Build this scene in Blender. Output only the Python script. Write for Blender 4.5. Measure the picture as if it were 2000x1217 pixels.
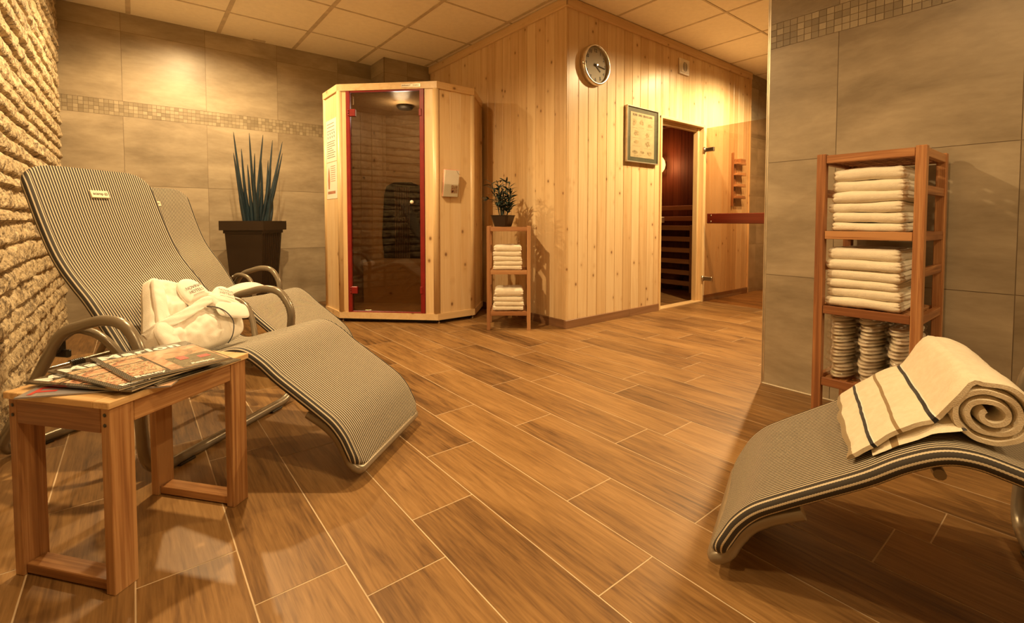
import bpy, math, random
from mathutils import Vector, Matrix, noise
R = random.Random(7)
PI = math.pi
S = bpy.context.scene
for o in list(bpy.data.objects): bpy.data.objects.remove(o)
COL = S.collection
def rad(d): return math.radians(d)

# ------------------------------------------------------------------ camera
cd = bpy.data.cameras.new('camera'); cam = bpy.data.objects.new('camera', cd); COL.objects.link(cam)
cd.sensor_width = 36.0; cd.lens = 924.8/2000*36; cd.shift_y = -(608.5-467.8)/2000
cd.clip_start = 0.02
cam.location = (0, 0, .80); cam.rotation_euler = (PI/2-.0392, 0, -.6738)
S.camera = cam
# ------------------------------------------------------------------ view + world
S.view_settings.view_transform = 'Standard'; S.view_settings.look = 'None'
S.view_settings.exposure = -0.18; S.view_settings.gamma = 1.0
S.view_settings.use_curve_mapping = False
W = bpy.data.worlds.new('world'); S.world = W; W.use_nodes = True
W.node_tree.nodes['Background'].inputs[0].default_value = (1, .7, .4, 1)
W.node_tree.nodes['Background'].inputs[1].default_value = .05
# ------------------------------------------------------------------ lamps
CEIL = 2.42
WARM = (1.0, .70, .345)
LAMPS = [  # x, y, watts, spread(deg)
    (.40, 3.98, 30, 165), (.45, 2.25, 37, 165), (3.75, 1.45, 52, 160), (4.60, 1.72, 38, 160),
    (.50, .35, 12, 165), (.90, -1.15, 15, 165), (1.75, -1.9, 12, 165)]  # unseen fill lamps, added to brighten the room near and behind the camera
def lamp(x, y, watts, ang):
    l = bpy.data.lights.new('spot_light', 'SPOT'); l.energy = watts*5.6; l.color = WARM
    l.spot_size = rad(ang); l.spot_blend = .6; l.shadow_soft_size = .035
    o = bpy.data.objects.new('spot_light', l); COL.objects.link(o); o.location = (x, y, CEIL-.03)
for a in LAMPS: lamp(*a)

# ================================================================== materials
def nodes(name):
    m = bpy.data.materials.new(name); m.use_nodes = True
    nt = m.node_tree; b = nt.nodes['Principled BSDF']
    return m, nt, b
def nd(nt, t, **k):
    n = nt.nodes.new(t)
    for a, v in k.items():
        if a.startswith('i_'): n.inputs[int(a[2:])].default_value = v
        else: setattr(n, a, v)
    return n
def L(nt, a, b): nt.links.new(a, b)
def rgba(c): return (c[0], c[1], c[2], 1)
def ramp(nt, fac, stops):
    r = nd(nt, 'ShaderNodeValToRGB'); e = r.color_ramp.elements
    while len(e) > 1: e.remove(e[0])
    e[0].position = stops[0][0]; e[0].color = rgba(stops[0][1])
    for p, c in stops[1:]:
        q = e.new(p); q.color = rgba(c)
    L(nt, fac, r.inputs[0]); return r.outputs[0]
def math_(nt, op, a, b=None, c=None):
    n = nd(nt, 'ShaderNodeMath', operation=op)
    for i, v in enumerate((a, b, c)):
        if v is None: continue
        if isinstance(v, (int, float)): n.inputs[i].default_value = v
        else: L(nt, v, n.inputs[i])
    return n.outputs[0]
def mixc(nt, f, a, b, mode='MIX'):
    n = nd(nt, 'ShaderNodeMix', data_type='RGBA', blend_type=mode)
    for i, v in ((0, f), (6, a), (7, b)):
        if isinstance(v, (int, float)): n.inputs[i].default_value = v
        elif isinstance(v, tuple): n.inputs[i].default_value = rgba(v)
        else: L(nt, v, n.inputs[i])
    return n.outputs[2]
def attr(nt, name): return nd(nt, 'ShaderNodeAttribute', attribute_name=name)
def coords(nt, scale, off=True):
    g = attr(nt, 'gc'); r = attr(nt, 'rnd')
    if off:
        cx = nd(nt, 'ShaderNodeCombineXYZ')
        L(nt, math_(nt, 'MULTIPLY', r.outputs['Fac'], 37.1), cx.inputs[0]); L(nt, math_(nt, 'MULTIPLY', r.outputs['Fac'], 91.7), cx.inputs[1])
        v = nd(nt, 'ShaderNodeVectorMath', operation='ADD'); L(nt, g.outputs['Vector'], v.inputs[0]); L(nt, cx.outputs[0], v.inputs[1]); src = v.outputs[0]
    else: src = g.outputs['Vector']
    m = nd(nt, 'ShaderNodeVectorMath', operation='MULTIPLY'); L(nt, src, m.inputs[0]); m.inputs[1].default_value = scale
    return m.outputs[0], r.outputs['Fac'], src
def noise_(nt, vec, scale=1, detail=3, rough=.55, dist=0):
    n = nd(nt, 'ShaderNodeTexNoise'); L(nt, vec, n.inputs['Vector']); n.inputs['Scale'].default_value = scale
    n.inputs['Detail'].default_value = detail; n.inputs['Roughness'].default_value = rough; n.inputs['Distortion'].default_value = dist
    return n.outputs['Fac']
def bump(nt, b, h, strength=.3, dist=.002):
    n = nd(nt, 'ShaderNodeBump'); n.inputs['Strength'].default_value = strength; n.inputs['Distance'].default_value = dist
    L(nt, h, n.inputs['Height']); L(nt, n.outputs[0], b.inputs['Normal'])
def wood(name, dark, mid, light, rough=.45, knots=0., streak=(1.3, 22, 22), var=.35, knotcol=(.16, .06, .02), contrast=1., coat=0.):
    m, nt, b = nodes(name)
    v, r, src = coords(nt, streak)
    n1 = noise_(nt, v, 1, 4, .6, .8)
    v2, _, _ = coords(nt, (streak[0]*4, streak[1]*8, streak[2]*8))
    n2 = noise_(nt, v2, 1, 3, .6)
    f = math_(nt, 'ADD', math_(nt, 'ADD', math_(nt, 'MULTIPLY', n1, .75*contrast), .375*(1-contrast)+.025), math_(nt, 'MULTIPLY', n2, .25))
    f = math_(nt, 'ADD', f, math_(nt, 'MULTIPLY', math_(nt, 'SUBTRACT', r, .5), var))
    c = ramp(nt, f, [(.28, dark), (.5, mid), (.72, light)])
    if knots:
        vo = nd(nt, 'ShaderNodeTexVoronoi', feature='F1'); mp = nd(nt, 'ShaderNodeVectorMath', operation='MULTIPLY')
        L(nt, src, mp.inputs[0]); mp.inputs[1].default_value = (knots*.7, knots, knots); L(nt, mp.outputs[0], vo.inputs['Vector'])
        vo.inputs['Scale'].default_value = 1
        d = vo.outputs['Distance']
        k = nd(nt, 'ShaderNodeMapRange'); L(nt, d, k.inputs[0]); k.inputs[1].default_value = .04; k.inputs[2].default_value = .115; k.inputs[3].default_value = 1; k.inputs[4].default_value = 0
        k2 = nd(nt, 'ShaderNodeMapRange'); L(nt, d, k2.inputs[0]); k2.inputs[1].default_value = .08; k2.inputs[2].default_value = .26; k2.inputs[3].default_value = .4; k2.inputs[4].default_value = 0
        c = mixc(nt, k2.outputs[0], c, (dark[0]*.9, dark[1]*.8, dark[2]*.7))
        c = mixc(nt, math_(nt, 'MULTIPLY', k.outputs[0], .85), c, knotcol)
    L(nt, c, b.inputs['Base Color']); b.inputs['Roughness'].default_value = rough
    b.inputs['Coat Weight'].default_value = coat; b.inputs['Coat Roughness'].default_value = .25
    bump(nt, b, f, .12, .001)
    return m
def plain(name, c, rough=.5, metal=0., nscale=0, namp=.15, bmp=0., bd=.001, coat=0., sheen=0.):
    m, nt, b = nodes(name)
    b.inputs['Roughness'].default_value = rough; b.inputs['Metallic'].default_value = metal; b.inputs['Coat Weight'].default_value = coat
    if sheen: b.inputs['Sheen Weight'].default_value = sheen
    tc = nd(nt, 'ShaderNodeTexCoord')
    n = noise_(nt, tc.outputs['Object'], nscale or 12, 3)
    lo = tuple(x*(1-namp) for x in c); hi = tuple(min(1, x*(1+namp)) for x in c)
    L(nt, ramp(nt, n, [(.3, lo), (.7, hi)]), b.inputs['Base Color'])
    if bmp:
        n2 = noise_(nt, tc.outputs['Object'], (nscale or 12)*6, 3); bump(nt, b, n2, bmp, bd)
    return m
def glassy(name, tint, alpha_t, rough=.02):
    # thin tinted pane: part clear tint, part mirror reflection by Fresnel
    m = bpy.data.materials.new(name); m.use_nodes = True; nt = m.node_tree; nt.nodes.clear()
    out = nd(nt, 'ShaderNodeOutputMaterial'); t = nd(nt, 'ShaderNodeBsdfTransparent'); t.inputs[0].default_value = rgba(tint)
    g = nd(nt, 'ShaderNodeBsdfGlossy'); g.inputs['Roughness'].default_value = rough
    fr = nd(nt, 'ShaderNodeFresnel'); gm = nd(nt, 'ShaderNodeNewGeometry')
    L(nt, math_(nt, 'ADD', alpha_t, math_(nt, 'MULTIPLY', gm.outputs['Backfacing'], 1/alpha_t-alpha_t)), fr.inputs[0])
    mx = nd(nt, 'ShaderNodeMixShader'); L(nt, fr.outputs[0], mx.inputs[0]); L(nt, t.outputs[0], mx.inputs[1]); L(nt, g.outputs[0], mx.inputs[2])
    L(nt, mx.outputs[0], out.inputs[0]); return m

M = {}
M['pine'] = wood('pine_panelling', (.60, .395, .195), (.72, .51, .275), (.80, .61, .365), .30, knots=10.5, var=.34, streak=(1.2, 26, 26))
M['cabinpine'] = wood('cabin_pine', (.64, .42, .20), (.75, .53, .28), (.82, .62, .37), .36, knots=8., var=.2, streak=(1.0, 22, 22))
M['trimpine'] = wood('pale_trim_pine', (.62, .40, .18), (.75, .52, .26), (.82, .60, .33), .4, var=.15)
M['shelf'] = wood('cherry_toned_shelf_wood', (.22, .080, .03), (.37, .155, .058), (.53, .265, .11), .40, var=.5, contrast=1.5, streak=(2.2, 75, 75))
M['small_shelf'] = wood('small_shelf_wood', (.30, .125, .05), (.45, .22, .095), (.57, .32, .15), .45, var=.3, streak=(2.2, 70, 70))
M['table'] = wood('side_table_wood', (.22, .090, .030), (.36, .170, .062), (.50, .275, .115), .34, var=.35, contrast=1.5, streak=(2.2, 75, 75))
M['tabletop'] = wood('side_table_top_wood', (.52, .30, .12), (.66, .42, .19), (.76, .54, .28), .32, var=.3, contrast=1.3, streak=(2.0, 70, 70))
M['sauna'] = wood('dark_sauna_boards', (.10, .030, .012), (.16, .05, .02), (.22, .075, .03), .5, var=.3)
M['bench'] = wood('sauna_bench_wood', (.34, .17, .08), (.44, .24, .12), (.52, .30, .16), .5, var=.2)
M['redwood'] = wood('dark_red_handle_wood', (.085, .010, .004), (.13, .016, .006), (.17, .024, .009), .3, var=.1)
M['skirt'] = wood('wood_look_skirting', (.16, .075, .035), (.24, .12, .055), (.30, .16, .08), .4, var=.3)
# floor planks
def floor_mat():
    m, nt, b = nodes('wood_look_floor_tile')
    v, r, src = coords(nt, (2.2, 26, 1)); n1 = noise_(nt, v, 1, 5, .62, 1.6)
    v3, _, _ = coords(nt, (1.4, 5, 1)); n3 = noise_(nt, v3, 1, 2, .5, .8)
    v2, _, _ = coords(nt, (9, 150, 1)); n2 = noise_(nt, v2, 1, 2, .6, .4)
    f = math_(nt, 'ADD', math_(nt, 'MULTIPLY', n1, .46), math_(nt, 'MULTIPLY', n2, .24))
    f = math_(nt, 'ADD', f, math_(nt, 'MULTIPLY', n3, .30))
    f = math_(nt, 'ADD', f, math_(nt, 'MULTIPLY', math_(nt, 'SUBTRACT', r, .5), .10))
    c = ramp(nt, f, [(.34, (.070, .034, .011)), (.43, (.170, .086, .030)), (.53, (.265, .143, .050)), (.68, (.38, .218, .086))])
    vo = nd(nt, 'ShaderNodeTexVoronoi', feature='F1'); mp = nd(nt, 'ShaderNodeVectorMath', operation='MULTIPLY')
    L(nt, src, mp.inputs[0]); mp.inputs[1].default_value = (1.5, 4.2, 1); L(nt, mp.outputs[0], vo.inputs['Vector']); vo.inputs['Scale'].default_value = 1
    k = nd(nt, 'ShaderNodeMapRange'); L(nt, math_(nt, 'ADD', vo.outputs['Distance'], math_(nt, 'MULTIPLY', n1, .18)), k.inputs[0])
    k.inputs[1].default_value = .08; k.inputs[2].default_value = .26; k.inputs[3].default_value = .55; k.inputs[4].default_value = 0
    c = mixc(nt, k.outputs[0], c, (.13, .07, .035))
    L(nt, c, b.inputs['Base Color']); b.inputs['Roughness'].default_value = .40; b.inputs['Specular IOR Level'].default_value = .38
    bump(nt, b, n2, .08, .0006); return m
M['floor'] = floor_mat()
M['grout'] = plain('pale_floor_grout', (.62, .47, .30), .8)
M['silicone'] = plain('pale_silicone_joint', (.75, .66, .5), .5)
def tile_mat(name, d, l, rough=.38):
    m, nt, b = nodes(name)
    v, r, src = coords(nt, (1.5, 4.2, 3)); n1 = noise_(nt, v, 1, 7, .60, .25)
    v2, _, _ = coords(nt, (14, 40, 3)); n2 = noise_(nt, v2, 1, 3, .6)
    f = math_(nt, 'ADD', math_(nt, 'MULTIPLY', n1, .85), math_(nt, 'MULTIPLY', n2, .15))
    f = math_(nt, 'ADD', f, math_(nt, 'MULTIPLY', math_(nt, 'SUBTRACT', r, .5), .06))
    c = ramp(nt, f, [(.35, d), (.65, l)])
    L(nt, c, b.inputs['Base Color']); b.inputs['Roughness'].default_value = rough; return m
M['tile'] = tile_mat('stone_look_wall_tile', (.245, .190, .122), (.455, .372, .258))
M['tilegrout'] = plain('wall_tile_grout', (.20, .14, .085), .8)
def mosaic_mat():
    m, nt, b = nodes('mosaic_tile')
    r = attr(nt, 'rnd')
    L(nt, ramp(nt, r.outputs['Fac'], [(0, (.235, .185, .115)), (.5, (.315, .255, .165)), (1, (.40, .33, .22))]), b.inputs['Base Color'])
    b.inputs['Roughness'].default_value = .4; return m
M['mosaic'] = mosaic_mat()
def stone_mat():
    m, nt, b = nodes('split_face_stone')
    tc = nd(nt, 'ShaderNodeTexCoord'); o = tc.outputs['Object']
    n1 = noise_(nt, o, 9, 6, .65, .3); n2 = noise_(nt, o, 55, 4, .7); n3 = noise_(nt, o, 24, 5, .7, .6)
    c = ramp(nt, n1, [(.3, (.42, .31, .175)), (.5, (.57, .445, .27)), (.72, (.68, .565, .38))])
    k = nd(nt, 'ShaderNodeMapRange'); L(nt, math_(nt, 'MULTIPLY', n3, math_(nt, 'ADD', n2, .55)), k.inputs[0])
    k.inputs[1].default_value = .50; k.inputs[2].default_value = .64; k.inputs[3].default_value = 0; k.inputs[4].default_value = .85
    c = mixc(nt, k.outputs[0], c, (.16, .115, .07))
    L(nt, c, b.inputs['Base Color']); b.inputs['Roughness'].default_value = .85
    bump(nt, b, math_(nt, 'ADD', n2, math_(nt, 'MULTIPLY', n3, .8)), .9, .008); return m
M['stone'] = stone_mat()
M['ceiling'] = plain('ceiling_panel', (.95, .87, .72), .9, nscale=30, namp=.03, bmp=.1)
M['tbar'] = plain('ceiling_grid_bar', (.60, .50, .36), .6)
M['metal'] = plain('taupe_painted_tube', (.25, .205, .145), .3, .35, nscale=3, namp=.05, coat=.4)
M['chrome'] = plain('chrome', (.75, .72, .66), .12, 1.)
M['steel'] = plain('brushed_steel', (.55, .48, .38), .3, 1.)
M['alu'] = plain('aluminium_trim', (.6, .52, .4), .35, .8)
M['darkplastic'] = plain('dark_plastic', (.035, .028, .02), .4)
M['white'] = plain('white_plastic', (.82, .76, .66), .4)
M['cream'] = plain('cream_label', (.88, .82, .62), .6, namp=.02)
M['terry'] = plain('cream_terry_cloth', (.86, .775, .62), .95, nscale=60, namp=.035, bmp=.55, bd=.002, sheen=.25)
M['robe'] = plain('white_waffle_robe_cloth', (.90, .84, .74), .9, nscale=50, namp=.03, bmp=.35, bd=.002, sheen=.2)
M['slipper'] = plain('white_slipper_cloth', (.9, .85, .76), .8, nscale=80, namp=.02, bmp=.2)
M['disp'] = plain('packed_slipper_cloth', (.92, .82, .68), .6, nscale=40, namp=.05)
M['navy'] = plain('navy_piping', (.012, .014, .028), .6)
M['ink'] = plain('brown_ink', (.10, .06, .035), .6)
M['black'] = plain('black_ink', (.008, .007, .006), .5)
M['red'] = plain('red_painted_frame', (.23, .013, .011), .35)
M['pot'] = plain('dark_brown_planter', (.030, .017, .009), .35, nscale=5)
M['soil'] = plain('dark_soil', (.02, .012, .008), .9)
M['leaf'] = plain('blue_black_leaf', (.016, .033, .044), .45, nscale=8, namp=.35)
M['bamboo'] = plain('dark_bamboo_leaf', (.025, .048, .042), .5, nscale=20, namp=.3)
M['orange'] = plain('tan_dark_base', (.03, .02, .012), .9)
M['cabglass'] = glassy('smoked_cabin_glass', (.56, .49, .39), 1.52)
M['doorglass'] = glassy('bronze_door_glass', (.79, .685, .58), 1.45)
M['clockglass'] = glassy('clear_clock_glass', (.97, .97, .95), 1.5)
def cello():
    m, nt, b = nodes('crinkled_cellophane')
    nt.nodes.clear(); out = nd(nt, 'ShaderNodeOutputMaterial'); t = nd(nt, 'ShaderNodeBsdfTransparent'); t.inputs[0].default_value = (.975, .96, .93, 1)
    g = nd(nt, 'ShaderNodeBsdfGlossy'); g.inputs['Roughness'].default_value = .08
    tc = nd(nt, 'ShaderNodeTexCoord'); n = noise_(nt, tc.outputs['Object'], 90, 3, .7)
    bp = nd(nt, 'ShaderNodeBump'); bp.inputs['Strength'].default_value = 1; bp.inputs['Distance'].default_value = .006; L(nt, n, bp.inputs['Height']); L(nt, bp.outputs[0], g.inputs['Normal'])
    mx = nd(nt, 'ShaderNodeMixShader'); mx.inputs[0].default_value = .26; L(nt, t.outputs[0], mx.inputs[1]); L(nt, g.outputs[0], mx.inputs[2]); L(nt, mx.outputs[0], out.inputs[0]); return m
M['cello'] = cello()
def emit(name, c, s):
    m = bpy.data.materials.new(name); m.use_nodes = True; nt = m.node_tree; nt.nodes.clear()
    o = nd(nt, 'ShaderNodeOutputMaterial'); e = nd(nt, 'ShaderNodeEmission'); e.inputs[0].default_value = rgba(c); e.inputs[1].default_value = s; L(nt, e.outputs[0], o.inputs[0]); return m
M['bulb'] = emit('lit_bulb', (1, .66, .33), 9)
M['saunabulb'] = emit('lit_sauna_bulb', (1, .38, .10), 5)
def fabric():
    m, nt, b = nodes('striped_sling_fabric')
    g = attr(nt, 'gc'); sx = nd(nt, 'ShaderNodeSeparateXYZ'); L(nt, g.outputs['Vector'], sx.inputs[0])
    x, y = sx.outputs[0], sx.outputs[1]
    P = .0094
    zig = math_(nt, 'MULTIPLY', math_(nt, 'PINGPONG', math_(nt, 'MULTIPLY', x, 1/.0028), 1.0), .05)
    ay = math_(nt, 'ABSOLUTE', y)
    fine = math_(nt, 'FRACT', math_(nt, 'ADD', math_(nt, 'MULTIPLY', y, 1/P), math_(nt, 'ADD', zig, 100.0)))
    f1 = math_(nt, 'GREATER_THAN', fine, .60)
    wide = math_(nt, 'FRACT', math_(nt, 'ADD', math_(nt, 'MULTIPLY', y, 1/(P*1.5)), math_(nt, 'ADD', zig, 100.3)))
    f2 = math_(nt, 'GREATER_THAN', wide, .72)
    e = math_(nt, 'GREATER_THAN', ay, .214)
    f = math_(nt, 'ADD', math_(nt, 'MULTIPLY', f2, e), math_(nt, 'MULTIPLY', f1, math_(nt, 'SUBTRACT', 1.0, e)))
    c = mixc(nt, f, (.042, .034, .026), (.60, .52, .385))
    L(nt, c, b.inputs['Base Color']); b.inputs['Roughness'].default_value = .75
    wv = math_(nt, 'ADD', f, math_(nt, 'MULTIPLY', zig, 3)); bump(nt, b, wv, .3, .0008); return m
M['fabric'] = fabric()
def towel_mat():
    m, nt, b = nodes('striped_bath_towel')
    g = attr(nt, 'gc'); sx = nd(nt, 'ShaderNodeSeparateXYZ'); L(nt, g.outputs['Vector'], sx.inputs[0]); x = sx.outputs[0]
    tc = nd(nt, 'ShaderNodeTexCoord'); n = noise_(nt, tc.outputs['Object'], 60, 3)
    xn = math_(nt, 'ADD', x, math_(nt, 'MULTIPLY', math_(nt, 'SUBTRACT', noise_(nt, tc.outputs['Object'], 9, 2), .5), .01))
    c = ramp(nt, n, [(.3, (.80, .70, .53)), (.7, (.88, .79, .63))])
    def band(lo, hi): return math_(nt, 'MULTIPLY', math_(nt, 'GREATER_THAN', xn, lo), math_(nt, 'LESS_THAN', xn, hi))
    c = mixc(nt, band(-.1, .014), c, (.33, .25, .14))
    c = mixc(nt, band(.052, .0595), c, (.012, .012, .016)); c = mixc(nt, band(.0595, .062), c, (.95, .92, .85))
    c = mixc(nt, band(.107, .114), c, (.30, .20, .09))
    c = mixc(nt, band(.166, .175), c, (.012, .012, .016)); c = mixc(nt, band(.175, .178), c, (.95, .92, .85))
    L(nt, c, b.inputs['Base Color']); b.inputs['Roughness'].default_value = .95; b.inputs['Sheen Weight'].default_value = .25
    bump(nt, b, noise_(nt, tc.outputs['Object'], 420, 3), .6, .002); return m
M['btowel'] = towel_mat()
def photo(name, cols, sc):
    m, nt, b = nodes(name)
    g = attr(nt, 'gc'); mp = nd(nt, 'ShaderNodeVectorMath', operation='MULTIPLY'); L(nt, g.outputs['Vector'], mp.inputs[0]); mp.inputs[1].default_value = (sc, sc, sc)
    n = noise_(nt, mp.outputs[0], 1, 3, .6, 1.2)
    k = len(cols); r = ramp(nt, n, [(.3+.4*i/(k-1), c) for i, c in enumerate(cols)])
    L(nt, r, b.inputs['Base Color']); b.inputs['Roughness'].default_value = .18; b.inputs['Coat Weight'].default_value = .5; return m
M['magblack'] = plain('glossy_black_cover', (.035, .027, .02), .16, coat=.6)
M['maggrey'] = plain('glossy_grey_cover', (.30, .28, .29), .2, coat=.5)
M['magpage'] = plain('magazine_pages', (.62, .5, .34), .7)
M['ph_skin'] = photo('printed_photo_skin', [(.10, .04, .025), (.55, .24, .14), (.80, .50, .32), (.85, .70, .50)], 32)
M['ph_food'] = photo('printed_photo_food', [(.05, .03, .02), (.45, .14, .08), (.80, .62, .40), (.20, .14, .07), (.75, .35, .2)], 55)
M['ph_face'] = photo('printed_photo_portrait', [(.22, .12, .07), (.60, .36, .22), (.78, .56, .40)], 14)
M['ph_dark'] = photo('printed_photo_dark', [(.02, .02, .012), (.14, .12, .07), (.30, .25, .16)], 60)
M['magtext'] = plain('white_cover_lettering', (.95, .92, .84), .3)
M['magred'] = plain('red_cover_lettering', (.55, .05, .04), .3)
M['paper'] = plain('printed_poster_paper', (.52, .42, .255), .6, nscale=14, namp=.12)
M['sheet'] = plain('white_info_sheet', (.86, .80, .68), .5, namp=.03)
M['mat'] = plain('dark_green_mount', (.10, .10, .065), .5)
M['dial'] = plain('clock_dial', (.36, .30, .19), .45, namp=.03)
M['heater'] = plain('dark_heater_panel', (.035, .03, .025), .35)

# ================================================================== mesh building
class MB:
    def __init__(s): s.v = []; s.f = []; s.g = []; s.r = []; s.mi = []; s.sm = []
    def add(s, vs, fs, gc=None, rnd=None, mi=0, smooth=False, M4=None):
        o = len(s.v); r = R.random() if rnd is None else rnd
        if gc is None: gc = vs
        for p, q in zip(vs, gc):
            p = Vector(p); s.v.append(tuple(M4 @ p) if M4 is not None else tuple(p)); s.g.append(tuple(q)); s.r.append(r)
        for f in fs: s.f.append([i+o for i in f]); s.mi.append(mi); s.sm.append(smooth)
    def box(s, x0, x1, y0, y1, z0, z1, grain='x', bev=.0015, M4=None, rnd=None, mi=0):
        c = Vector(((x0+x1)/2, (y0+y1)/2, (z0+z1)/2)); h = Vector((abs(x1-x0)/2, abs(y1-y0)/2, abs(z1-z0)/2)); b = min(bev, min(h)*.45)
        vs = []; idx = {}
        for sx in (-1, 1):
            for sy in (-1, 1):
                for sz in (-1, 1):
                    for k in range(3):
                        d = [h.x-b, h.y-b, h.z-b]; d[k] += b
                        idx[(sx, sy, sz, k)] = len(vs); vs.append(c+Vector((sx*d[0], sy*d[1], sz*d[2])))
        fs = []
        def quad(a, n):
            f = [idx[i] for i in a]; p = [vs[i] for i in f]; nn = (p[1]-p[0]).cross(p[2]-p[0])
            if nn.dot(Vector(n)) < 0: f.reverse()
            fs.append(f)
        for sg in (-1, 1):
            quad([(sg, -1, -1, 0), (sg, 1, -1, 0), (sg, 1, 1, 0), (sg, -1, 1, 0)], (sg, 0, 0))
            quad([(-1, sg, -1, 1), (1, sg, -1, 1), (1, sg, 1, 1), (-1, sg, 1, 1)], (0, sg, 0))
            quad([(-1, -1, sg, 2), (1, -1, sg, 2), (1, 1, sg, 2), (-1, 1, sg, 2)], (0, 0, sg))
        for a in (-1, 1):
            for e in (-1, 1):
                quad([(a, e, -1, 0), (a, e, 1, 0), (a, e, 1, 1), (a, e, -1, 1)], (a, e, 0))
                quad([(a, -1, e, 0), (a, 1, e, 0), (a, 1, e, 2), (a, -1, e, 2)], (a, 0, e))
                quad([(-1, a, e, 1), (1, a, e, 1), (1, a, e, 2), (-1, a, e, 2)], (0, a, e))
                for e2 in (-1, 1): quad([(a, e, e2, 0), (a, e, e2, 1), (a, e, e2, 2)], (a, e, e2))
        og = {'x': (0, 1, 2), 'y': (1, 0, 2), 'z': (2, 0, 1)}[grain]
        s.add(vs, fs, [(p[og[0]], p[og[1]], p[og[2]]) for p in vs], rnd, mi, False, M4); return s
    def tube(s, pts, r, seg=12, closed=False, cap=True, M4=None, mi=0, rnd=None):
        pts = [Vector(p) for p in pts]; n = len(pts); vs = []; fs = []; gcs = []
        rr = r if callable(r) else (lambda t: r)
        up = None; tot = 0
        for i, p in enumerate(pts):
            if closed: t = (pts[(i+1) % n]-pts[i-1])
            else: t = pts[min(i+1, n-1)]-pts[max(i-1, 0)]
            t.normalize()
            if up is None: up = t.orthogonal().normalized()
            up = (up-t*up.dot(t)).normalized(); sd = t.cross(up)
            if i: tot += (p-pts[i-1]).length
            for k in range(seg):
                a = 2*PI*k/seg; q = rr(i/(n-1))
                vs.append(p+(up*math.cos(a)+sd*math.sin(a))*q); gcs.append((tot, a*.02, 0))
        for i in range(n if closed else n-1):
            for k in range(seg):
                j = (i+1) % n
                fs.append([i*seg+k, i*seg+(k+1) % seg, j*seg+(k+1) % seg, j*seg+k])
        s.add(vs, fs, gcs, rnd, mi, True, M4)
        if cap and not closed:
            s.add(vs[:seg], [list(range(seg))[::-1]], None, rnd, mi, False, M4); s.add(vs[-seg:], [list(range(seg))], None, rnd, mi, False, M4)
        return s
    def lathe(s, prof, seg=32, M4=None, mi=0, smooth=True, rnd=None):
        vs = []; fs = []
        for (r, z) in prof:
            for k in range(seg): a = 2*PI*k/seg; vs.append((r*math.cos(a), r*math.sin(a), z))
        for i in range(len(prof)-1):
            for k in range(seg): fs.append([i*seg+k, i*seg+(k+1) % seg, (i+1)*seg+(k+1) % seg, (i+1)*seg+k])
        s.add(vs, fs, None, rnd, mi, smooth, M4); return s
    def grid(s, nu, nv, fn, M4=None, mi=0, smooth=True, flip=False, gcf=None, rnd=None, wrapv=False, wrapu=False):
        vs = [fn(i, j) for i in range(nu) for j in range(nv)]; gcs = [gcf(i, j) for i in range(nu) for j in range(nv)] if gcf else None
        fs = []
        for i in range(nu if wrapu else nu-1):
            for j in range(nv if wrapv else nv-1):
                i2, j2 = (i+1) % nu, (j+1) % nv
                f = [i*nv+j, i2*nv+j, i2*nv+j2, i*nv+j2]; fs.append(f[::-1] if flip else f)
        s.add(vs, fs, gcs, rnd, mi, smooth, M4); return s
    def prism(s, outline, z0, z1, M4=None, mi=0, rnd=None, grain=None):
        n = len(outline); vs = [(x, y, z0) for x, y in outline]+[(x, y, z1) for x, y in outline]
        fs = [list(range(n))[::-1], list(range(n, 2*n))]+[[i, (i+1) % n, n+(i+1) % n, n+i] for i in range(n)]
        gcs = [(p[2], p[0], p[1]) for p in vs] if grain == 'z' else None
        s.add(vs, fs, gcs, rnd, mi, False, M4); return s
    def text(s, txt, size, M4, th=.0006, mi=0, align='CENTER', bold=0., spacing=1.0):
        cu = bpy.data.curves.new('t', 'FONT'); cu.body = txt; cu.size = size; cu.align_x = align; cu.align_y = 'CENTER'; cu.extrude = th; cu.offset = bold; cu.resolution_u = 3; cu.space_character = spacing
        ob = bpy.data.objects.new('t', cu); COL.objects.link(ob); dg = bpy.context.evaluated_depsgraph_get(); dg.update()
        me = bpy.data.meshes.new_from_object(ob.evaluated_get(dg)); vs = [v.co.copy() for v in me.vertices]; fs = [list(p.vertices) for p in me.polygons]
        bpy.data.objects.remove(ob); bpy.data.curves.remove(cu); bpy.data.meshes.remove(me)
        s.add(vs, fs, None, 0, mi, False, M4); return s
    def build(s, name, mat, parent=None, label=None, cat=None, group=None, kind=None, loc=None, M4=None):
        me = bpy.data.meshes.new(name); me.from_pydata(s.v, [], s.f)
        for m in (mat if isinstance(mat, (list, tuple)) else [mat]): me.materials.append(m)
        me.polygons.foreach_set('material_index', s.mi); me.polygons.foreach_set('use_smooth', s.sm)
        a = me.attributes.new('gc', 'FLOAT_VECTOR', 'POINT'); a.data.foreach_set('vector', [c for g in s.g for c in g])
        b = me.attributes.new('rnd', 'FLOAT', 'POINT'); b.data.foreach_set('value', s.r)
        me.update(); ob = bpy.data.objects.new(name, me); COL.objects.link(ob)
        if parent: ob.parent = parent
        if M4 is not None: ob.matrix_world = M4
        if loc: ob.location = loc
        tag(ob, label, cat, group, kind); return ob
def tag(o, label=None, cat=None, group=None, kind=None):
    if label: o['label'] = label
    if cat: o['category'] = cat
    if group: o['group'] = group
    if kind: o['kind'] = kind
def thing(name, label, cat, loc=(0, 0, 0), rz=0, group=None, M4=None):
    o = bpy.data.objects.new(name, None); COL.objects.link(o); o.empty_display_size = .05
    if M4 is not None: o.matrix_world = M4
    else: o.location = loc; o.rotation_euler = (0, 0, rz)
    tag(o, label, cat, group); return o
KIDS = lambda o: [c for c in bpy.data.objects if c.parent == o]
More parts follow.
